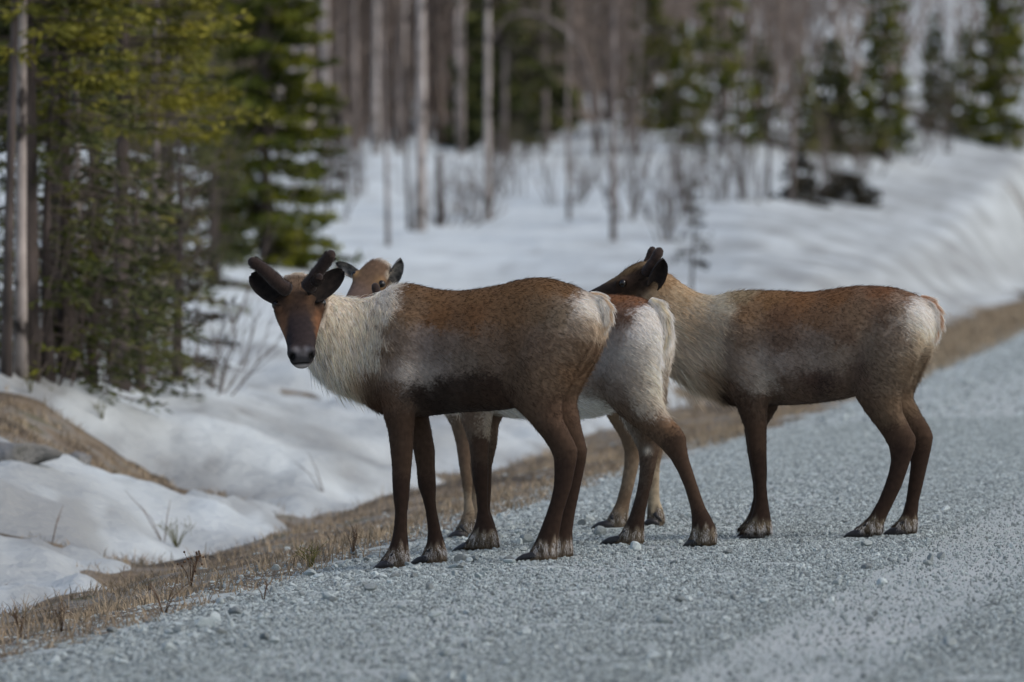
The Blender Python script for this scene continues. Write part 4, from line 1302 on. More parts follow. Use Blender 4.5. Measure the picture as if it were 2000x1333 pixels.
hindA_up = [(585, 1060, 1150, .08, .055), (620, 1030, 1166, .098, .072), (660, 1008, 1160, .11, .080), (700, 992, 1144, .115, .080), (744, 985, 1122, .115, .075), (785, 995, 1100, .112, .062)]
A.leg(hindA_up + [(822, 1031, 1101, .108, .050), (856, 1060, 1119, .105, .040), (878, 1073, 1130, .104, .034), (895, 1079, 1130, .104, .62), (925, 1080, 1124, .104, .66), (950, 1079, 1119, .104, .68), (975, 1074, 1111, .104, .7), (1000, 1066, 1103, .104, .7),
         (1037, 1053, 1095, .104, .74), (1060, 1043, 1092, .104, .74), (1078, 1034, 1091, .104, .72), (1092, 1026, 1090, .104, .66)])
A.leg([(py, p0 + 26, p1 + 26, -b, r_) for py, p0, p1, b, r_ in hindA_up] + [(822, 1060, 1133, -.108, .050), (856, 1086, 1142, -.105, .040), (880, 1098, 1149, -.104, .034), (900, 1103, 1147, -.104, .62), (925, 1103, 1142, -.104, .66), (963, 1096, 1134, -.104, .68),
         (1000, 1088, 1126, -.104, .7), (1037, 1078, 1120, -.104, .74), (1060, 1070, 1120, -.104, .74), (1078, 1063, 1121, -.104, .7), (1086, 1058, 1120, -.104, .64)])
# neck: out of the chest, curving left and towards the viewer
def ring_v(c, hv, hb, tilt, D_, turn=0.0):
    """upright oval section: hv half height, hb half width, tilt leans the section, turn swings it"""
    ff = D_.f * math.cos(turn) + D_.l * math.sin(turn); ll = -D_.f * math.sin(turn) + D_.l * math.cos(turn)
    return (c, hv * (UP * math.cos(tilt) + ff * math.sin(tilt) * -1), hb * ll)
A.loft([ring_v(A.P(790, 680, 0), .215, .125, .10, A), ring_v(A.P(745, 682, .005), .205, .118, .12, A), ring_v(A.P(705, 678, .02), .185, .105, .15, A, .25), ring_v(A.P(668, 672, .04), .170, .098, .18, A, .5),
        ring_v(A.P(638, 656, .07), .150, .092, .2, A, .8), ring_v(A.P(615, 632, .10), .115, .082, .3, A, 1.1), ring_v(A.P(598, 605, .13), .085, .072, .4, A, 1.3), ring_v(A.P(588, 585, .16), .06, .06, .5, A, 1.4)])
pollA = A.P(581, 563, .17); noseA = A.P(590, 703, .455)
A.head(pollA, noseA, (0.02, -0.80, 0.62), wid=.95)
A.finish(.0055, 5)
brown_b, brown_m, grey, pale_g = cc(98, 68, 44, .68), cc(88, 62, 44, .5), cc(104, 92, 86, .5), cc(140, 132, 125, .5)
dark, legc, legd = cc(32, 23, 19, .42), cc(56, 40, 31, .48), cc(41, 28, 22, .48)
neck_p, neck_w, white = cc(186, 170, 150, .54), cc(204, 192, 176, .58), cc(220, 215, 206, .62)
A.fringe = cc(190, 168, 142, .55)
A.anchors([
    (790, 560, brown_b, 18), (850, 572, brown_b, 18), (920, 575, brown_b, 18), (1000, 560, brown_b, 18), (1060, 555, brown_b, 18), (1110, 565, brown_b, 18),
    (800, 610, cc(92, 68, 50, .5), 18), (860, 620, cc(88, 58, 36, .5), 18), (930, 615, cc(84, 56, 36, .5), 18), (1000, 610, cc(82, 58, 40, .5), 18), (1060, 600, cc(84, 64, 48, .5), 18), (1100, 610, cc(96, 80, 66, .5), 20),
    (780, 660, cc(100, 84, 74, .5), 20), (830, 670, grey, 20), (880, 680, cc(92, 78, 70, .5), 20), (950, 680, cc(86, 70, 60, .5), 20), (1010, 680, cc(76, 58, 46, .5), 20), (1060, 680, cc(96, 76, 63, .5), 22), (1110, 680, cc(104, 84, 70, .5), 24),
    (770, 715, cc(108, 96, 88, .5), 22), (795, 730, pale_g, 24), (835, 725, cc(116, 108, 102, .5), 22), (870, 715, cc(104, 94, 88, .5), 20), (920, 710, cc(92, 80, 72, .5), 20), (970, 705, cc(88, 72, 62, .5), 20),
    (820, 770, dark, 14), (870, 755, dark, 14), (920, 745, dark, 14), (960, 750, cc(42, 29, 23, .42), 14), (850, 795, dark, 12), (920, 795, cc(40, 28, 22, .42), 14), (985, 785, cc(52, 36, 28, .42), 14),
    (1020, 740, cc(76, 58, 46, .46), 20), (1070, 740, cc(92, 72, 58, .48), 22), (1050, 790, cc(72, 54, 43, .46), 18), (1085, 810, cc(66, 48, 38, .46), 16),
    (1120, 730, cc(96, 72, 55, .46), 28), (1145, 680, cc(104, 82, 66, .46), 30), (1150, 640, cc(120, 106, 94, .5), 34), (1140, 590, cc(168, 160, 150, .56), 34), (1160, 600, white, 36), (1165, 640, cc(150, 130, 110, .5), 34),
    (740, 790, cc(70, 48, 36, .46), 18), (770, 775, cc(80, 60, 48, .46), 18), (765, 830, legc, 12), (800, 830, legc, 12), (830, 850, legc, 10), (785, 900, legc, 8), (830, 900, legc, 8), (785, 960, legd, 7), (835, 960, legd, 7), (785, 1030, legd, 7), (845, 1030, legd, 7),
    (1090, 860, legc, 9), (1120, 860, legc, 9), (1100, 930, legd, 7), (1125, 930, legd, 7), (1080, 1000, legd, 7), (1110, 1000, legd, 7), (1060, 1060, legd, 8), (1100, 1060, legd, 8), (770, 1075, legd, 9), (850, 1075, legd, 9),
    (745, 575, neck_w, 30), (748, 620, neck_p, 34), (738, 660, neck_p, 36), (725, 700, neck_p, 38), (700, 600, neck_p, 34), (690, 650, neck_p, 40), (690, 700, neck_p, 44), (660, 600, neck_p, 34), (650, 660, neck_p, 44), (645, 720, neck_p, 52), (620, 730, neck_w, 60), (600, 690, neck_w, 50),
    (620, 765, neck_w, 62), (660, 770, cc(168, 152, 132, .52), 58), (690, 750, cc(140, 122, 104, .5), 46), (705, 775, cc(96, 74, 60, .48), 36), (720, 745, cc(110, 88, 74, .5), 30), (755, 690, cc(98, 76, 60, .5), 22), (758, 640, cc(112, 90, 72, .5), 22), (735, 760, cc(84, 62, 50, .48), 24)], .12)
def headA(T, X, Y):
    top = smooth(Y, -.03, .02)[:, None]
    fore = cc(106, 84, 68, .60)                      # forehead
    mid = cc(80, 56, 42, .58)
    muz = cc(38, 31, 32, .5)
    cheek = cc(104, 66, 44, .55)
    side_dark = cc(36, 27, 23, .5)
    c = fore * (1 - smooth(T, .1, .35))[:, None] + mid * smooth(T, .1, .35)[:, None]
    wband = np.interp(T, [.35, .5, .7, .9], [.012, .026, .036, .06]) + .004 * wav(T, X * 3, .12, 61, 2)
    bl = ((1 - smooth(np.abs(X), wband, wband + .022)) * smooth(T, .28, .60))[:, None]
    ck = (smooth(np.abs(X), .036, .06) * smooth(T, .36, .46))[:, None]
    c = c * (1 - ck) + cheek * ck
    c = c * (1 - bl) + muz * bl
    ey = (smooth(np.abs(X), .030, .060) * np.exp(-((T - .30) / .15) ** 2) + .55 * np.exp(-((T - .44) / .06) ** 2) * (1 - smooth(np.abs(X), .045, .06)))[:, None]
    c = c * (1 - ey * .85) + side_dark * ey * .85
    nz = (smooth(T, .90, .985))[:, None]
    c = c * (1 - nz) + cc(58, 57, 60, .5) * nz
    pad = np.exp(-(((T - .955) * .36 / .014) ** 2 + ((np.abs(X) - .017) / .010) ** 2))[:, None] * smooth(Y, .0, .012)[:, None]  # highlights above the nostrils, painted as lighter grey into the nose colour
    c = c * (1 - .5 * pad) + cc(110, 110, 116, .5) * .5 * pad
    chin = (smooth(T, .80, .92) * (1 - smooth(Y, -.022, -.015)))[:, None]
    c = c * (1 - chin) + cc(128, 126, 126, .5) * chin
    mouth = (np.exp(-((Y + .014 + (T - 1) * .05 + .25 * np.maximum(np.abs(X) - .012, 0)) / .0042) ** 2) * smooth(T, .75, .88))[:, None]
    c = c * (1 - mouth * .9) + np.array([.006, .005, .005]) * mouth * .9
    nos = np.clip(1.6 * np.exp(-(((T - .985) * .36 / .014) ** 2 + ((np.abs(X) - .031 + (Y - .008) * .35) / .011) ** 2 + ((Y - .008) / .016) ** 2)), 0, 1)[:, None]
    c = c * (1 - nos) + np.array([.004, .004, .004]) * nos
    under = (1 - smooth(Y, -.09, -.06))[:, None] * (1 - smooth(T, .7, .9))[:, None]
    return c * (1 - under) + cc(170, 155, 140, .55) * under
A.head_col = headA
A.guard = lambda a, b, c, col: (a > .36) & (col[:, 0] > .25) & (c < 1.0)
def ruleA(p, a, b, c, col, ln):
    # inner sides of the hind legs and the seam behind the thigh are rusty
    w = (smooth(-a, .36, .46) * (1 - smooth(c, .72, .82)) * smooth(c, .40, .5) * (1 - smooth(np.abs(b), .06, .12)))[:, None]
    return col * (1 - w) + cc(120, 72, 42, .46) * w, ln
A.rule = ruleA
A.paint()
tl = A.tail([A.P(1150, 578, .0), A.P(1166, 587, 0), A.P(1176, 603, 0), A.P(1178, 620, 0), A.P(1174, 634, 0)], [.018, .030, .034, .028, .012], cc(168, 138, 108, .56), white, 3600, hair=.04)
dA = 31.0
def PA(px, py, d): return np.array([(px - 1000) / FPX * d, d, CAM_Z - (py - HORIZON) / FPX * d])
A.antler([([PA(560, 566, dA + .06), PA(545, 556, dA + .03), PA(522, 532, dA + .02), PA(500, 515, dA), PA(494, 512, dA)], [.028, .026, .023, .021, .020])])
A.antler([([PA(603, 560, dA + .06), PA(612, 545, dA + .03), PA(630, 520, dA + .02), PA(642, 503, dA), PA(646, 498, dA)], [.028, .026, .023, .021, .020]), ([PA(616, 550, dA + .02), PA(622, 544, dA - .005), PA(624, 541, dA - .01)], [.021, .018, .013])])
fz = A.antler_fuzz()
tl = tuple(np.concatenate([u_, v_]) for u_, v_ in zip(tl, fz))
A.eyes = [(A.hs(.335, e * .0740, .033), .0170) for e in (-1, 1)]
A.fur(190000, 11, tl)
for tip, heel, py, b in ((731, 778, 1112, .09), (802, 850, 1108, -.09), (1008, 1066, 1099, .104), (1046, 1098, 1092, -.104)):
    A.hoof(tip, heel, py, b)
for e_, r_ in A.eyes: A.eye(e_, r_)
A.ear(PA(558, 584, dA + .07), PA(488, 537, dA + .10), (-.5, 0, -.9), (-.2, -1, .1), .054, M['ear_dark'])
A.ear(PA(608, 582, dA + .07), PA(671, 528, dA + .10), (.5, 0, -.9), (.2, -1, .1), .047, M['ear_dark'])

# =========================== D: the one on the right, in profile
Dd = Deer(0.88, 32.75, 13, 'brown reindeer in full side view with dark face and pale shaggy neck')
Dd.torso([(1352, 640, 735, .06), (1375, 596, 764, .095), (1400, 577, 782, .12), (1430, 566, 793, .135), (1465, 564, 794, .15), (1510, 568, 793, .162), (1560, 570, 791, .168), (1610, 565, 787, .168), (1660, 560, 779, .164), (1700, 557, 762, .158),
          (1740, 558, 745, .15), (1775, 571, 722, .135), (1803, 583, 700, .11), (1822, 597, 680, .08), (1832, 615, 655, .04)])
foreD_up = [(615, 1415, 1490, .09, .050), (660, 1405, 1505, .105, .056), (710, 1405, 1512, .108, .056), (760, 1418, 1510, .103, .050), (796, 1438, 1500, .095, .042)]
foreD_lo = [(844, 1457, 1498, .09, .037), (892, 1462, 1500, .088, .8), (921, 1467, 1501, .088, .85), (950, 1472, 1500, .088, .82), (979, 1473, 1503, .088, .8), (1007, 1466, 1507, .088, .84), (1022, 1459, 1509, .088, .78), (1036, 1453, 1511, .088, .72)]
Dd.leg(foreD_up + foreD_lo)
Dd.leg([(py, p0 + 20, p1 + 20, -b, r_) for py, p0, p1, b, r_ in foreD_up] + [(py - 6, p0 - 4, p1 - 4, -b, r_) for py, p0, p1, b, r_ in foreD_lo])
hindD_up = [(592, 1705, 1795, .08, .055), (620, 1690, 1812, .098, .068), (660, 1678, 1808, .108, .076), (700, 1668, 1795, .112, .076), (740, 1662, 1778, .112, .070), (775, 1668, 1762, .108, .058)]
Dd.leg(hindD_up + [(806, 1690, 1764, .105, .048), (835, 1712, 1779, .102, .038), (854, 1725, 1790, .10, .034), (874, 1735, 1790, .10, .60), (900, 1738, 1781, .10, .64), (925, 1733, 1773, .10, .66), (950, 1725, 1764, .10, .68), (979, 1713, 1750, .10, .7), (1007, 1697, 1736, .10, .76),
         (1022, 1684, 1729, .10, .76), (1036, 1672, 1727, .10, .68)])
Dd.leg([(py, p0 + 22, p1 + 22, -b, r_) for py, p0, p1, b, r_ in hindD_up] + [(806, 1730, 1798, -.105, .048), (832, 1752, 1816, -.102, .038), (852, 1768, 1824, -.10, .034), (873, 1776, 1822, -.10, .60), (911, 1776, 1814, -.10, .66), (945, 1772, 1806, -.10, .68), (979, 1767, 1798, -.10, .7),
         (1005, 1760, 1795, -.10, .76), (1020, 1750, 1795, -.10, .74), (1034, 1742, 1794, -.10, .66)])
Dd.loft([ring_v(Dd.P(1450, 675), .21, .12, .1, Dd), ring_v(Dd.P(1410, 672), .20, .115, .2, Dd), ring_v(Dd.P(1372, 668), .178, .105, .35, Dd), ring_v(Dd.P(1335, 650), .165, .095, .5, Dd), ring_v(Dd.P(1308, 625), .145, .085, .65, Dd), ring_v(Dd.P(1288, 592), .115, .076, .8, Dd),
         ring_v(Dd.P(1272, 562), .09, .066, .95, Dd), ring_v(Dd.P(1258, 545), .06, .055, 1.0, Dd)])
Dd.head(Dd.P(1267, 534, .0), Dd.P(1126, 603, .02), (-.44, -.12, .9), wid=.95)
Dd.finish(.006, 5)
Dd.fringe = cc(190, 172, 140, .55)
Dd.anchors([
    (1440, 572, cc(128, 108, 84, .62), 22), (1500, 575, cc(112, 78, 50, .62), 18), (1560, 580, cc(104, 68, 42, .6), 18), (1630, 572, cc(100, 66, 42, .6), 18), (1720, 566, cc(96, 60, 38, .6), 18), (1770, 580, cc(104, 70, 48, .58), 20),
    (1460, 610, cc(100, 74, 54, .5), 20), (1530, 620, cc(84, 58, 42, .5), 18), (1600, 620, cc(84, 60, 44, .5), 18), (1670, 615, cc(86, 66, 52, .5), 18), (1730, 610, cc(86, 64, 50, .5), 20),
    (1450, 660, cc(96, 78, 66, .5), 22), (1530, 665, cc(82, 64, 54, .5), 20), (1590, 670, cc(96, 82, 74, .5), 20), (1650, 660, cc(86, 66, 54, .5), 20), (1710, 670, cc(98, 82, 70, .5), 24), (1760, 660, cc(108, 92, 80, .5), 26),
    (1430, 700, cc(112, 98, 88, .5), 24), (1480, 715, cc(122, 112, 104, .5), 24), (1530, 710, cc(112, 102, 96, .5), 22), (1590, 700, cc(106, 95, 88, .5), 20), (1640, 695, cc(112, 98, 88, .5), 20), (1495, 745, cc(128, 120, 112, .5), 26),
    (1530, 750, cc(74, 58, 50, .46), 16), (1590, 745, cc(60, 44, 38, .44), 14), (1610, 750, cc(44, 33, 30, .44), 14), (1560, 780, cc(78, 60, 50, .46), 16), (1640, 770, cc(82, 64, 54, .46), 18), (1500, 785, cc(60, 45, 36, .46), 14),
    (1680, 730, cc(78, 60, 50, .48), 20), (1730, 740, cc(92, 76, 64, .48), 24), (1700, 790, cc(74, 57, 46, .46), 18), (1740, 800, cc(84, 66, 52, .46), 18), (1785, 720, cc(112, 94, 78, .5), 32), (1800, 670, cc(136, 122, 106, .5), 34),
    (1780, 600, white, 36), (1800, 620, white, 38), (1815, 650, cc(180, 168, 150, .55), 38), (1790, 630, cc(170, 160, 146, .55), 34), (1760, 610, cc(110, 92, 78, .5), 24),
    (1420, 760, cc(86, 66, 54, .46), 22), (1450, 800, legc, 14), (1475, 850, legc, 9), (1482, 910, legd, 7), (1487, 970, legd, 7), (1485, 1020, legd, 8), (1745, 850, legc, 9), (1765, 890, legd, 7), (1750, 950, legd, 7), (1715, 1010, legd, 8), (1800, 850, legc, 9), (1795, 920, legd, 7), (1780, 1000, legd, 8),
    (1400, 590, cc(160, 146, 124, .6), 26), (1400, 640, cc(150, 132, 112, .54), 32), (1390, 690, cc(150, 135, 118, .52), 40), (1380, 740, cc(130, 110, 92, .5), 62), (1360, 765, cc(140, 120, 102, .5), 80), (1345, 700, cc(158, 142, 124, .54), 50), (1345, 640, cc(150, 130, 108, .54), 40), (1320, 580, cc(150, 126, 100, .56), 28),
    (1330, 750, cc(150, 136, 120, .52), 80), (1300, 640, cc(160, 145, 125, .54), 44), (1290, 560, cc(140, 112, 86, .54), 22), (1405, 775, cc(60, 44, 36, .46), 30)], .12)
def headD(T, X, Y):
    c = np.zeros((len(T), 3)) + cc(46, 34, 28, .5)
    bl = (smooth(T, .30, .55) * smooth(Y, -.075, -.03))[:, None]
    c = c * (1 - bl) + cc(36, 28, 24, .5) * bl
    fr = (smooth(Y, .035, .055) * (1 - smooth(T, .45, .6)))[:, None]
    c = c * (1 - fr) + cc(100, 76, 52, .6) * fr
    ck = ((1 - smooth(Y, -.08, -.02)) * (1 - smooth(T, .3, .5)))[:, None]
    c = c * (1 - ck) + cc(96, 74, 58, .52) * ck
    ey = np.exp(-((T - .30) / .10) ** 2 - ((Y - .02) / .03) ** 2)[:, None]
    return c * (1 - ey * .6) + cc(46, 32, 26, .5) * ey * .6
Dd.head_col = headD
Dd.guard = lambda a, b, c, col: (a > .30) & (a < .5) & (col[:, 0] > .16)
Dd.rule = lambda p, a, b, c, col, ln: (col, ln)
Dd.paint()
tl = Dd.tail([Dd.P(1797, 583, 0), Dd.P(1812, 592, 0), Dd.P(1823, 610, 0), Dd.P(1827, 634, 0), Dd.P(1821, 656, 0)], [.016, .026, .030, .026, .012], cc(158, 118, 92, .56), white, 3400, 5, .04)
Dd.eyes = [(Dd.hs(.315, e * .0745, .020), .0155) for e in (-1, 1)]
Dd.fur(160000, 12, tl)
for tip, heel, py, b in ((1445, 1492, 1046, .088), (1441, 1486, 1040, -.088), (1649, 1702, 1048, .10), (1726, 1775, 1044, -.10)):
    Dd.hoof(tip, heel, py, b)
for e_, r_ in Dd.eyes: Dd.eye(e_, r_)
q = Dd.H
Dd.antler([([Dd.P(1262, 528, -.04), Dd.P(1266, 510, -.05), Dd.P(1271, 497, -.05), Dd.P(1274, 489, -.05)], [.018, .017, .016, .015])])
Dd.antler([([Dd.P(1262, 535, .04), Dd.P(1272, 518, .055), Dd.P(1282, 502, .06), Dd.P(1287, 492, .06)], [.022, .021, .019, .018])])
Dd.ear(Dd.P(1272, 563, .075), Dd.P(1297, 508, .10), (1, .2, .3), (-.3, -1, 0), .040, M['ear_dark'])
Dd.ear(Dd.P(1266, 538, -.06), Dd.P(1290, 508, -.10), (1, .2, .3), (.3, 1, 0), .034, M['ear_dark'])

# =========================== B: the one with the big white rump, walking off behind A
B = Deer(0.15, 32.42, 28, 'reindeer with broad white rump stepping out behind the antlered one')
B.torso([(868, 615, 735, .07), (890, 596, 775, .10), (920, 586, 798, .125), (960, 584, 812, .145), (1010, 586, 817, .16), (1060, 584, 819, .165), (1110, 580, 820, .165), (1160, 575, 815, .165), (1205, 572, 800, .16), (1240, 578, 780, .155), (1265, 589, 750, .14),
         (1285, 601, 720, .11), (1297, 620, 690, .07), (1303, 640, 670, .035)])
foreB_up = [(640, 880, 960, .085, .05), (720, 878, 968, .098, .055), (785, 890, 966, .098, .046), (830, 905, 958, .092, .040)]
B.leg(foreB_up + [(868, 916, 955, .09, .8), (911, 920, 955, .09, .8), (940, 922, 955, .09, .85), (965, 928, 954, .09, .84), (997, 931, 955, .09, .8), (1019, 929, 962, .09, .8), (1040, 922, 971, .09, .78), (1055, 914, 975, .09, .74), (1067, 908, 975, .09, .66)])
B.leg([(py, p0 + 38, p1 + 30, -b, r_) for py, p0, p1, b, r_ in foreB_up[:3]] + [(830, 930, 973, -.092, .04), (868, 932, 971, -.09, .8), (911, 934, 962, -.09, .85), (954, 936, 961, -.09, .85), (997, 934, 959, -.09, .8), (1019, 931, 965, -.09, .8), (1040, 925, 972, -.09, .76), (1058, 918, 972, -.09, .66)])
B.leg([(600, 1195, 1272, .08, .055), (640, 1175, 1292, .10, .070), (690, 1165, 1294, .112, .078), (740, 1165, 1288, .115, .078), (780, 1182, 1292, .112, .065), (808, 1207, 1303, .108, .055), (834, 1240, 1328, .105, .045), (852, 1265, 1340, .103, .038),
       (872, 1287, 1342, .102, .60), (895, 1307, 1347, .10, .64), (923, 1323, 1356, .10, .72), (954, 1336, 1366, .10, .74), (990, 1347, 1379, .10, .76), (1012, 1350, 1391, .10, .76), (1030, 1351, 1399, .10, .76), (1046, 1349, 1401, .10, .74), (1060, 1347, 1400, .10, .66)])
B.leg([(610, 1240, 1308, -.08, .05), (650, 1220, 1318, -.10, .062), (690, 1210, 1315, -.105, .066), (740, 1208, 1308, -.108, .064), (790, 1208, 1300, -.105, .055), (830, 1222, 1296, -.102, .046), (857, 1237, 1291, -.10, .038), (882, 1246, 1288, -.10, .64), (913, 1248, 1282, -.10, .7),
       (944, 1245, 1275, -.10, .74), (977, 1238, 1267, -.10, .76), (1008, 1228, 1261, -.10, .78), (1030, 1219, 1259, -.10, .76), (1046, 1209, 1258, -.10, .74), (1058, 1200, 1258, -.10, .66)])
B.loft([ring_v(B.P(915, 690), .19, .11, .1, B), ring_v(B.P(870, 690), .165, .10, .15, B), ring_v(B.P(830, 678), .14, .085, .2, B), ring_v(B.P(795, 660), .11, .075, .3, B), ring_v(B.P(770, 645), .085, .066, .4, B)])
B.head(B.P(762, 632, 0), B.P(655, 745, .02), (-.75, -.1, .62))
B.finish(.0065, 5)
B.fringe = cc(195, 178, 150, .55)
B.anchors([
    (1190, 578, cc(112, 68, 40, .62), 18), (1230, 585, cc(108, 66, 40, .6), 18), (1195, 610, cc(88, 58, 42, .5), 18), (1225, 620, cc(84, 58, 44, .5), 18), (1180, 650, cc(92, 76, 66, .5), 20), (1215, 650, cc(116, 104, 96, .5), 22),
    (1100, 590, cc(108, 66, 40, .6), 18), (1000, 590, cc(108, 70, 46, .6), 18), (1000, 680, grey, 20), (1100, 700, grey, 20), (930, 640, neck_p, 30), (900, 760, neck_p, 40), (800, 680, neck_p, 40),
    (1200, 690, cc(126, 117, 110, .5), 24), (1170, 720, cc(112, 101, 94, .5), 22), (1230, 720, cc(124, 114, 106, .5), 24), (1180, 760, cc(92, 76, 66, .48), 20), (1220, 765, cc(98, 84, 75, .48), 22), (1250, 690, cc(150, 143, 134, .52), 26), (1255, 750, cc(128, 118, 108, .5), 26),
    (1255, 600, white, 34), (1275, 605, white, 38), (1295, 620, white, 40), (1300, 660, white, 40), (1285, 660, cc(190, 184, 172, .58), 38), (1298, 700, white, 42), (1285, 730, cc(188, 180, 164, .56), 40), (1295, 770, cc(186, 178, 160, .56), 36), (1275, 790, cc(140, 130, 118, .5), 26), (1262, 640, cc(178, 172, 164, .56), 30),
    (1160, 800, cc(160, 160, 152, .5), 26), (1120, 812, cc(160, 160, 152, .5), 26), (1050, 812, cc(165, 162, 152, .5), 26), (980, 812, cc(165, 162, 152, .5), 26), (1190, 800, cc(90, 72, 60, .48), 18),
    (1225, 800, cc(84, 66, 54, .48), 18), (1240, 830, cc(80, 60, 47, .46), 14), (1280, 830, cc(84, 62, 48, .46), 14), (1310, 835, cc(96, 70, 52, .46), 14), (1320, 860, legc, 9), (1260, 880, legc, 9), (1335, 910, legc, 7), (1265, 930, legd, 7), (1355, 970, legc, 7), (1250, 990, legd, 7), (1375, 1020, legd, 9), (1235, 1035, legd, 9),
    (925, 820, cc(84, 66, 54, .48), 12), (955, 830, cc(130, 118, 104, .5), 16), (940, 870, legc, 8), (940, 930, legd, 7), (942, 990, legd, 7), (945, 1040, legd, 9)], .12)
B.head_col = headD
def ruleB(p, a, b, c, col, ln):
    q = B.P(1265, 881, -.06)
    w = np.exp(-(((p - q)[:, [0, 2]] ** 2).sum(1)) / .014 ** 2)[:, None] * (b < 0)[:, None]
    return col * (1 - w) + cc(215, 205, 190, .55) * w, ln + 6 * w[:, 0]
B.rule = ruleB
B.paint()
tl = B.tail([B.P(1270, 588, 0), B.P(1284, 599, 0), B.P(1293, 618, 0), B.P(1297, 646, 0), B.P(1293, 670, 0)], [.016, .026, .030, .028, .014], cc(190, 172, 146, .58), white, 3600, 6, .042)
B.fur(150000, 13, tl)
for tip, heel, py, b in ((888, 945, 1076, .09), (896, 945, 1068, -.09), (1339, 1382, 1069, .10), (1177, 1235, 1066, -.10)):
    B.hoof(tip, heel, py, b)
B.eye(B.hs(.315, -.0735, .018), .015); B.eye(B.hs(.315, .0735, .018), .015)
B.antler([([B.hs(.07, -.03, .05), B.P(745, 600, .05), B.P(736, 572, .05), B.P(733, 560, .05)], [.019, .018, .016, .015])])
B.ear(B.P(775, 635, .07), B.P(805, 620, .09), (0, .2, 1), (-.3, -1, 0), .030, M['ear_dark'])

# =========================== C: the pale faced one hidden behind the others
Cd = Deer(0.14, 34.2, 10, 'pale faced reindeer peeping over the back of the antlered one')
Cd.torso([(850, 625, 735, .07), (880, 606, 770, .10), (930, 600, 788, .13), (1000, 600, 798, .15), (1080, 600, 798, .15), (1150, 597, 788, .148), (1210, 600, 770, .142), (1250, 612, 745, .125), (1278, 632, 712, .08), (1290, 650, 690, .04)])
foreC_up = [(650, 850, 940, .085, .05), (720, 848, 945, .095, .053), (780, 857, 936, .092, .046)]
Cd.leg(foreC_up + [(807, 866, 930, .09, .042), (831, 880, 926, .088, .037), (868, 889, 922, .086, .8), (911, 894, 921, .086, .8), (940, 899, 925, .086, .85), (977, 904, 924, .086, .84), (1000, 903, 930, .086, .8), (1018, 897, 931, .086, .8), (1034, 889, 929, .086, .72), (1044, 886, 927, .086, .64)])
Cd.leg([(py, p0 + 14, p1 + 14, -b, r_) for py, p0, p1, b, r_ in foreC_up] + [(831, 897, 940, -.088, .037), (868, 905, 936, -.086, .8), (911, 908, 936, -.086, .85), (977, 914, 938, -.086, .82), (1005, 912, 942, -.086, .8), (1024, 904, 943, -.086, .74), (1038, 898, 941, -.086, .64)])
Cd.leg([(640, 1170, 1268, .09, .06), (700, 1160, 1266, .10, .065), (760, 1165, 1256, .10, .058), (813, 1184, 1252, .095, .048), (854, 1210, 1256, .092, .038), (882, 1217, 1255, .09, .66), (913, 1216, 1249, .09, .7), (949, 1210, 1241, .09, .74), (982, 1201, 1233, .09, .76), (1003, 1190, 1230, .09, .78), (1018, 1182, 1229, .09, .72), (1028, 1176, 1226, .09, .64)])
Cd.leg([(640, 1185, 1284, -.09, .06), (700, 1178, 1282, -.10, .065), (760, 1185, 1276, -.10, .058), (813, 1212, 1284, -.095, .048), (854, 1240, 1294, -.092, .038), (882, 1254, 1297, -.09, .66), (913, 1258, 1291, -.09, .7), (950, 1261, 1290, -.09, .74), (977, 1262, 1291, -.09, .78), (1003, 1262, 1300, -.09, .78), (1018, 1262, 1301, -.09, .72), (1026, 1262, 1298, -.09, .64)])
Cd.loft([ring_v(Cd.P(895, 690), .17, .10, .2, Cd), ring_v(Cd.P(850, 680), .145, .09, .3, Cd), ring_v(Cd.P(812, 655), .12, .08, .4, Cd), ring_v(Cd.P(782, 625), .10, .07, .5, Cd), ring_v(Cd.P(760, 600), .085, .065, .5, Cd), ring_v(Cd.P(748, 560), .06, .055, .5, Cd)])
Cd.head(Cd.P(742, 524, .05), Cd.P(676, 612, .24), (-.12, -.75, .62))
Cd.finish(.0065, 5)
Cd.fringe = cc(195, 180, 155, .55)
tanl = cc(84, 67, 54, .5)
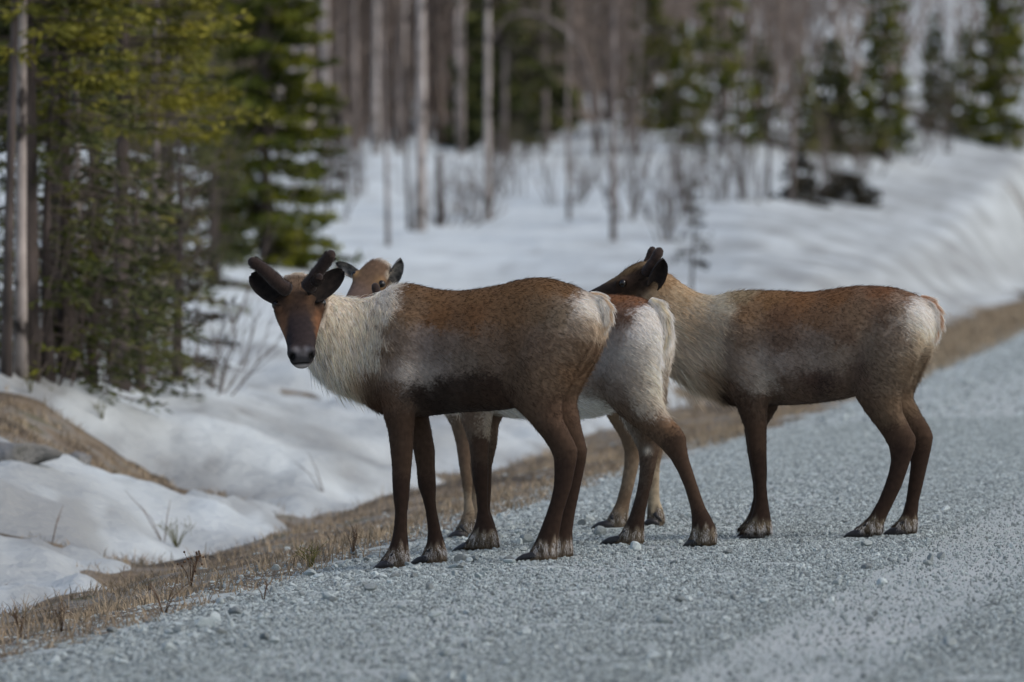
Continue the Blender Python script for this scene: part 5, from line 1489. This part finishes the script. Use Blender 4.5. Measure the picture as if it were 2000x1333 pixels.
Cd.anchors([(900, 620, grey, 20), (1000, 610, brown_b, 18), (1150, 610, brown_b, 18), (1000, 700, grey, 20), (1200, 700, grey, 22), (1260, 660, white, 36), (880, 790, cc(140, 130, 118, .5), 24), (960, 790, cc(160, 155, 145, .5), 24), (1100, 790, cc(160, 155, 145, .5), 24),
    (1190, 820, cc(92, 72, 55, .48), 14), (1240, 820, tanl, 14), (1230, 870, cc(86, 68, 54, .48), 9), (1235, 930, cc(96, 80, 66, .48), 8), (1215, 980, tanl, 8), (1205, 1010, cc(110, 92, 76, .48), 9), (1275, 880, tanl, 9), (1285, 940, cc(130, 116, 98, .5), 9), (1280, 1000, cc(140, 126, 106, .5), 12),
    (895, 830, tanl, 10), (905, 880, cc(84, 66, 54, .48), 8), (910, 940, tanl, 8), (918, 990, cc(120, 104, 88, .5), 9), (910, 1025, tanl, 10), (800, 640, neck_w, 40), (760, 600, neck_w, 34), (850, 680, neck_p, 40)], .1)
def headC(T, X, Y):
    c = np.zeros((len(T), 3)) + cc(92, 70, 56, .58)
    w = smooth(T, .4, .62)[:, None]; c = c * (1 - w) + cc(84, 68, 62, .52) * w
    sd_ = (smooth(np.abs(X), .055, .08) * (1 - smooth(T, .1, .22)))[:, None]
    c = c * (1 - sd_) + cc(186, 176, 158, .58) * sd_
    ey = np.exp(-((T - .33) / .10) ** 2 - ((np.abs(X) - .075) / .03) ** 2)[:, None]
    return c * (1 - ey * .7) + cc(134, 100, 66, .55) * ey * .7
Cd.head_col = headC
Cd.rule = lambda p, a, b, c, col, ln: (col, ln)
Cd.paint()
tl = Cd.tail([Cd.P(1265, 628, 0), Cd.P(1278, 640, 0), Cd.P(1284, 660, 0), Cd.P(1282, 690, 0)], [.016, .026, .026, .012], cc(150, 110, 80, .55), white, 1200, 8, .045)
Cd.eyes = [(Cd.hs(.335, e * .0785, .026), .0150) for e in (-1, 1)]
Cd.fur(70000, 14, tl)
for tip, heel, py, b in ((874, 912, 1050, .086), (884, 925, 1045, -.086), (1155, 1205, 1034, .09), (1256, 1290, 1032, -.09)):
    Cd.hoof(tip, heel, py, b)
for e_, r_ in Cd.eyes: Cd.eye(e_, r_)
Cd.ear(Cd.P(760, 558, .04), Cd.P(784, 508, .08), (.8, 0, .4), (-.4, -1, 0), .032, M['ear_pale'])
Cd.ear(Cd.P(700, 540, .04), Cd.P(656, 514, .06), (.6, 0, -.8), (.2, -1, 0), .028, M['ear_pale'])
